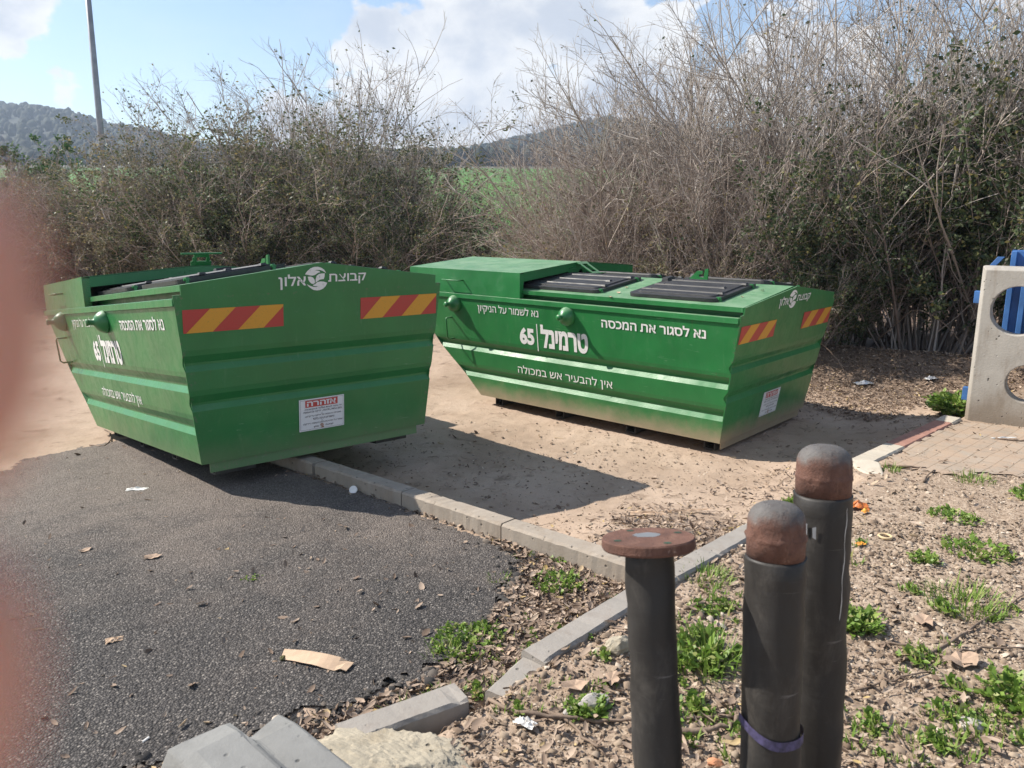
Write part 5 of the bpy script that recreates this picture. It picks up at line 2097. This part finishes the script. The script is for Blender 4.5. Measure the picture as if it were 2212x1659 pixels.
# big single dry leaves that can be told apart are few; the sticks
sticks = [
    ([(1000, 1530), (1120, 1548), (1200, 1560), (1290, 1566), (1380, 1566), (1600, 1556)], .0085, 'long brown stick lying behind the flanged post'),
    ([(1180, 1545), (1230, 1570), (1275, 1610), (1310, 1640)], .006, 'forked side stick below the long brown one'),
    ([(1455, 1590), (1520, 1594), (1570, 1580), (1605, 1555), (1640, 1545)], .011, 'bent thick branch between the flanged and purple taped posts'),
    ([(1480, 1325), (1520, 1312), (1560, 1318), (1610, 1325)], .010, 'grey knotty branch in the grass between the posts'),
    ([(1890, 1395), (1960, 1405), (2040, 1425), (2120, 1408), (2212, 1404)], .006, 'long thin branch across the gravel at the right'),
    ([(1930, 1440), (2010, 1420), (2090, 1370), (2170, 1320), (2225, 1280)], .006, 'thin branch sloping up to the right edge'),
    ([(1850, 1500), (1930, 1478), (2010, 1455)], .005, 'straight thin stick right of the tallest post'),
    ([(1908, 1010), (1960, 1013), (2000, 1014)], .010, 'straight stick beside the broken white kerb nose'),
    ([(1455, 1205), (1490, 1180), (1530, 1155), (1545, 1135)], .007, 'curved twig on the dirt beside the kerb behind the posts'),
    ([(1460, 1215), (1520, 1225), (1580, 1240), (1610, 1255)], .0035, 'thin forked twig lying across the kerb'),
    ([(195, 965), (225, 968), (240, 955), (238, 940), (225, 930)], .008, 'curled dry stick beside the far foot of the tipped skip'),
    ([(1990, 1045), (2005, 1030), (2020, 1018)], .007, 'short dark stick on the gravel below the paving'),
    ([(2150, 952), (2180, 955), (2225, 958)], .010, 'pale stick lying on the paving at the slab foot'),
]
for pl_, r_, lb in sticks:
    pts = [G(*q) for q in pl_]
    fin = []
    for i in range(len(pts) - 1):
        for t in np.linspace(0, 1, 5)[:-1]:
            p = pts[i].lerp(pts[i + 1], t)
            fin.append(Vector((p.x + random.gauss(0, .004), p.y + random.gauss(0, .004), float(H(p.x, p.y)) + r_ + random.uniform(.001, .012))))
    fin.append(pts[-1] + Vector((0, 0, r_)))
    c0 = fin[0].copy()
    k = MB()
    k.tube([q - c0 for q in fin], [r_ * (1.1 - .55 * i / len(fin)) * random.uniform(.85, 1.15) for i in range(len(fin))], 7)
    tag(k.build('stick', M['stick'], smooth=True, loc=c0), lb, 'stick', 'sticks on the ground')
# arching briars on the soil bank
for (x0, y0), (x1, y1), hgt, lb in (((3.6, 10.6), (4.2, 9.6), .5, 'arching bare briar drooping onto the soil bank'), ((4.5, 10.7), (3.5, 9.3), .65, 'long bare briar hanging down beside the skip end'), ((5.0, 10.6), (5.7, 9.7), .55, 'curved bare briar left of the slab')):
    k = MB()
    c0 = Vector((x0, y0, float(H(x0, y0))))
    pts = []
    for t in np.linspace(0, 1, 12):
        xx, yy_ = x0 + (x1 - x0) * t, y0 + (y1 - y0) * t
        pts.append(Vector((xx + .05 * math.sin(9 * t), yy_, float(H(xx, yy_)) + hgt * math.sin(math.pi * min(t * .9 + .1, 1)) + .01)) - c0)
    k.tube(pts, [.010 - .006 * i / 11 for i in range(12)], 6)
    tag(k.build('stick', M['stick'], smooth=True, loc=c0), lb, 'stick', 'sticks on the ground')

# ------------------------------------------------------------------ rubbish


def crumple(px, py, sx_, sy_, hz, mt, name, label, cat, seed, rot=0.0, n=9):
    rs = np.random.default_rng(seed)
    p = G(px, py)
    V, Fs = [], []
    for j in range(n):
        for i in range(n):
            u, v = i / (n - 1) - .5, j / (n - 1) - .5
            w = (1 - 1.6 * abs(u)) * (1 - 1.6 * abs(v))
            V.append((u * sx_ + rs.normal(0, sx_ * .03), v * sy_ + rs.normal(0, sy_ * .03), hz * max(w, 0) * rs.uniform(.3, 1.2) + rs.uniform(.001, .008)))
    for j in range(n - 1):
        for i in range(n - 1):
            Fs.append((j * n + i, j * n + i + 1, (j + 1) * n + i + 1, (j + 1) * n + i))
    me = bpy.data.meshes.new(name)
    me.from_pydata(V, [], Fs)
    o = link(name, me, mt, loc=(p.x, p.y, p.z + .012))
    o.rotation_euler = (0, 0, rot)
    return tag(o, label, cat)


crumple(296, 1062, .14, .055, .02, M['paper'], 'tissue', 'crumpled white tissue on the asphalt left of the tipped skip', 'tissue', 3, .1)
crumple(1852, 1100, .12, .09, .055, M['orange'], 'wrapper', 'shiny orange brown wrapper on the gravel right of the tallest post', 'wrapper', 5, -.3)
crumple(1868, 1112, .045, .035, .03, M['peel'], 'wrapper', 'small orange crumpled scrap touching the brown wrapper', 'wrapper', 6, .4)
crumple(1858, 1184, .05, .03, .015, M['peel'], 'orange_peel', 'bright orange peel on the gravel right of the posts', 'peel', 8, .2)
crumple(1866, 832, .24, .12, .06, M['foil'], 'foil', 'crumpled silver foil among leaves at the soil bank', 'foil', 12, .1)
crumple(2010, 822, .16, .09, .05, M['paper'], 'paper_scrap', 'torn white paper scrap on the soil bank left of the slab', 'paper', 13, .3)
crumple(2168, 950, .22, .03, .01, M['paper'], 'paper_strip', 'white paper strip on the paving below the slab', 'paper', 14, .1)
crumple(248, 1392, .07, .045, .014, M['card'], 'card_scrap', 'brown scrap lying alone on the asphalt', 'scrap', 15, .5)
crumple(1135, 1575, .075, .04, .03, M['paper'], 'paper_scrap', 'white torn chip on the leaves right of the pale rock', 'paper', 16, -.6)
crumple(1480, 1108, .34, .03, .008, M['card'], 'palm_strip', 'pale dry strip of bark on the dirt behind the flanged post', 'bark', 18, .12)
crumple(1400, 1115, .22, .05, .02, M['card'], 'dry_husk', 'dry pale husk on the dirt above the rusty flange', 'husk', 19, -.1)
# cardboard strip with moss
pa, pb_ = G(612, 1428), G(757, 1452)
cdv = (pb_ - pa)
L = cdv.length
c0 = pa.copy()
ang = math.atan2(cdv.y, cdv.x)
V, Fs = [], []
NC = 12
for i in range(NC + 1):
    t = i / NC
    w = .017 + .013 * t
    lift = .012 + .018 * math.sin(math.pi * t)
    for q in (-1, -.3, .4, 1):
        V.append((L * t, q * w - .012 * math.sin(3 * t), lift + (.014 * q if t < .9 else .004) + random.uniform(-.001, .001)))
for i in range(NC):
    for q in range(3):
        Fs.append((i * 4 + q, i * 4 + q + 1, (i + 1) * 4 + q + 1, (i + 1) * 4 + q))
me = bpy.data.meshes.new('cardboard')
me.from_pydata(V, [], Fs)
cd = link('cardboard', me, M['card'], loc=c0 + Vector((0, 0, .012)))
cd.rotation_euler = (0, 0, ang)
sd = cd.modifiers.new('thickness', 'SOLIDIFY')
sd.thickness = .004
tag(cd, 'long tan strip of cardboard lying at the asphalt edge', 'cardboard')
rock(612, 1434, .018, (.7, 1.3, .7), M['moss'], 'moss_lump', 'mossy lump at the left tip of the cardboard strip', 41, 3, .4, .02)['category'] = 'moss'
# rings and butts
p = G(1912, 1163)
k = MB()
ring = [(.032 * math.cos(2 * math.pi * q / 24), .032 * math.sin(2 * math.pi * q / 24), .009) for q in range(25)]
k.tube(ring, .0075, 8, False)
tag(k.build('ring', M['ring'], smooth=True, loc=p), 'small tan plastic ring on the gravel', 'ring')
for px, py, lb in ((634, 1632, 'cigarette butt on the asphalt near the barrier'), (310, 1618, 'cigarette butt among pebbles at the lower left')):
    p = G(px, py) if px > 400 else G(px, py)
    k = MB()
    k.tube([(0, 0, 0), (.012, .022, .002)], .0042, 8)
    tag(k.build('cigarette_butt', M['paper'], loc=p + Vector((0, 0, .018))), lb, 'butt', 'cigarette butts')
p = G(764, 1068)
k = MB()
k.lathe([(.001, 0), (.026, 0), (.028, .003), (.028, .008), (.025, .010), (.001, .009)], 28, Matrix.Rotation(R(52), 4, 'X'))
tag(k.build('cup_lid', M['paper'], smooth=False, loc=p + Vector((0, 0, .028))), 'round white cup lid leaning by the shaded kerb', 'lid')

# single large plane leaves
for i, (px, py, s, rt, lb) in enumerate(((1240, 1493, .11, .2, 'big curled tan leaf left of the flanged post'), (1320, 1482, .10, 1.0, 'lobed tan leaf beside the flanged post foot'), (1515, 1420, .09, 2.0, 'lobed tan leaf in the lush grass between the posts'),
                                          (2075, 1440, .16, .4, 'big dry brown leaf on the gravel at the right'), (1995, 1350, .12, 1.3, 'curled dry leaf left of the big grass tuft'), (1090, 1420, .09, .1, 'tan leaf lying on the sunken kerb stub'),
                                          (330, 1210, .10, .3, 'long dry leaf on the asphalt in the left foreground'), (185, 1195, .08, .9, 'dry leaf on the asphalt near the fingertips'))):
    p = G(px, py)
    rs = random.Random(i)
    n = 15
    V = [(0, 0, .006)]
    for q in range(n):
        a = 2 * math.pi * q / n
        r_ = s * .5 * (.72 + .28 * abs(math.cos(2.5 * a))) * rs.uniform(.9, 1.1)
        V.append((r_ * math.cos(a), r_ * .62 * math.sin(a), .006 + .11 * s * rs.random() + .06 * s * math.cos(a) ** 2))
    me = bpy.data.meshes.new('dry_leaf')
    me.from_pydata(V, [], [(0, 1 + q, 1 + (q + 1) % n) for q in range(n)])
    o = link('dry_leaf', me, M['bigleaf'], loc=p + Vector((0, 0, .010)))
    o.rotation_euler = (0, 0, rt)
    tag(o, lb, 'leaf', 'large single leaves')
# bits of leaf lying on the roof of the level skip
FB = frame(2.4094, -.0016, -.0033, (2.5579, 7.1466, 0.004))
for i, (x, y, sz, lb) in enumerate(((1.44, .55, .045, 'tiny dry leaf on the skip roof between the two black lids'), (1.36, .80, .05, 'small pale leaf scrap near the lip of the skip roof'), (.20, .62, .03, 'tiny leaf crumb on the skip roof by the end wall'),
                                     (.16, .30, .035, 'small yellow leaf high on the skip roof by the end wall'), (1.33, .985, .06, 'pale scrap caught on the roof lip of the level skip'))):
    rs = random.Random(90 + i)
    V = [(0, 0, .008)] + [(sz * .5 * math.cos(q * math.pi / 4) * rs.uniform(.6, 1.2), sz * .4 * math.sin(q * math.pi / 4) * rs.uniform(.6, 1.2), rs.uniform(.002, .016)) for q in range(8)]
    me = bpy.data.meshes.new('dry_leaf')
    me.from_pydata(V, [], [(0, 1 + q, 1 + (q + 1) % 8) for q in range(8)])
    p = FB @ Vector((x, y, ZPK - y * (ZPK - ZPL) / WP2 + .001))
    o = link('dry_leaf', me, M['card'], loc=p)
    o.rotation_euler = (0, 0, rs.uniform(0, 3))
    tag(o, lb, 'leaf')
# ------------------------------------------------------------------ the photographer's fingertips at the left edge of the lens
fx_ = Vector((1, 0, 0))
c, s = math.cos(PITCH), math.sin(PITCH)
FWD, UP = Vector((0, c, -s)), Vector((0, s, c))


def cp(x, yv, z):                  # metres right, up and ahead of the lens
    return Vector((0, 0, HC)) + fx_ * x + UP * yv + FWD * z


chains = []
bm = bmesh.new()
lay = bm.verts.layers.skin.verify()


def vert(p, r):
    v = bm.verts.new(p)
    v[lay].radius = (r, r)
    return v


def chain(a, pts):
    for p, r in pts:
        q = vert(p, r)
        bm.edges.new((a, q))
        a = q
    return a


root_v = vert(cp(-.120, -.075, .012), .026)
root_v[lay].use_root = True
palm = vert(cp(-.105, -.020, .016), .024)
bm.edges.new((root_v, palm))
ZF = .034
EX = -.0222 * ZF / .034            # left frame edge at that depth (half width 0.653 * depth)
E0 = -.653 * ZF
k1_ = vert(cp(-.082, .018, .026), .0115)
k2_ = vert(cp(-.086, -.006, .026), .0115)
k3_ = vert(cp(-.092, -.030, .026), .0110)
k4_ = vert(cp(-.098, -.052, .024), .0100)
for q in (k1_, k2_, k3_, k4_):
    bm.edges.new((palm, q))
chain(k1_, [(cp(-.062, .014, ZF + .004), .0095), (cp(-.044, .007, ZF + .003), .0088), (cp(E0 - .0041, .0020, ZF), .0100), (cp(E0 - .0007, .0020, ZF), .0084)])
chain(k2_, [(cp(-.066, -.012, ZF + .004), .0095), (cp(-.046, -.0155, ZF + .003), .0084), (cp(E0 - .0033, -.0140, ZF), .0078), (cp(E0 - .0009, -.0140, ZF), .0064)])
chain(k3_, [(cp(-.070, -.034, ZF + .004), .0092), (cp(-.052, -.034, ZF + .002), .0084), (cp(-.040, -.034, ZF - .004), .0070)])
chain(k4_, [(cp(-.078, -.054, ZF), .0084), (cp(-.064, -.054, ZF - .002), .0074), (cp(-.053, -.053, ZF - .007), .0062)])
chain(palm, [(cp(-.090, .018, -.004), .0130), (cp(-.070, .032, -.022), .0108), (cp(-.052, .036, -.030), .0092), (cp(-.042, .036, -.032), .0074)])
chain(root_v, [(cp(-.135, -.130, .0), .026), (cp(-.150, -.215, -.02), .031)])
me = bpy.data.meshes.new('hand')
bm.to_mesh(me)
bm.free()
ho = link('hand', me, M['skin'])
sk = ho.modifiers.new('skin', 'SKIN')
sk.use_smooth_shade = True
su = ho.modifiers.new('smooth', 'SUBSURF')
su.levels = 2
su.render_levels = 2
tag(ho, 'blurred pink fingertips of a hand covering the left edge of the photo', 'hand')

# ------------------------------------------------------------------ haze
k = MB()
k.box(-1000, 1000, -60, 900, -6, 150)
hz = k.build('haze', None)
hm = bpy.data.materials.new('air')
hm.use_nodes = True
t = NT(hm.node_tree)
t.n.remove(t.n['Principled BSDF'])
vp = t.new('VolumePrincipled')
vp.inputs['Color'].default_value = (0.66, 0.80, 1.0, 1)
vp.inputs['Density'].default_value = 0.00050
vp.inputs['Anisotropy'].default_value = 0.2
t.l.new(vp.outputs[0], t.n['Material Output'].inputs['Volume'])
hz.data.materials.append(hm)
hz['kind'] = 'stuff'
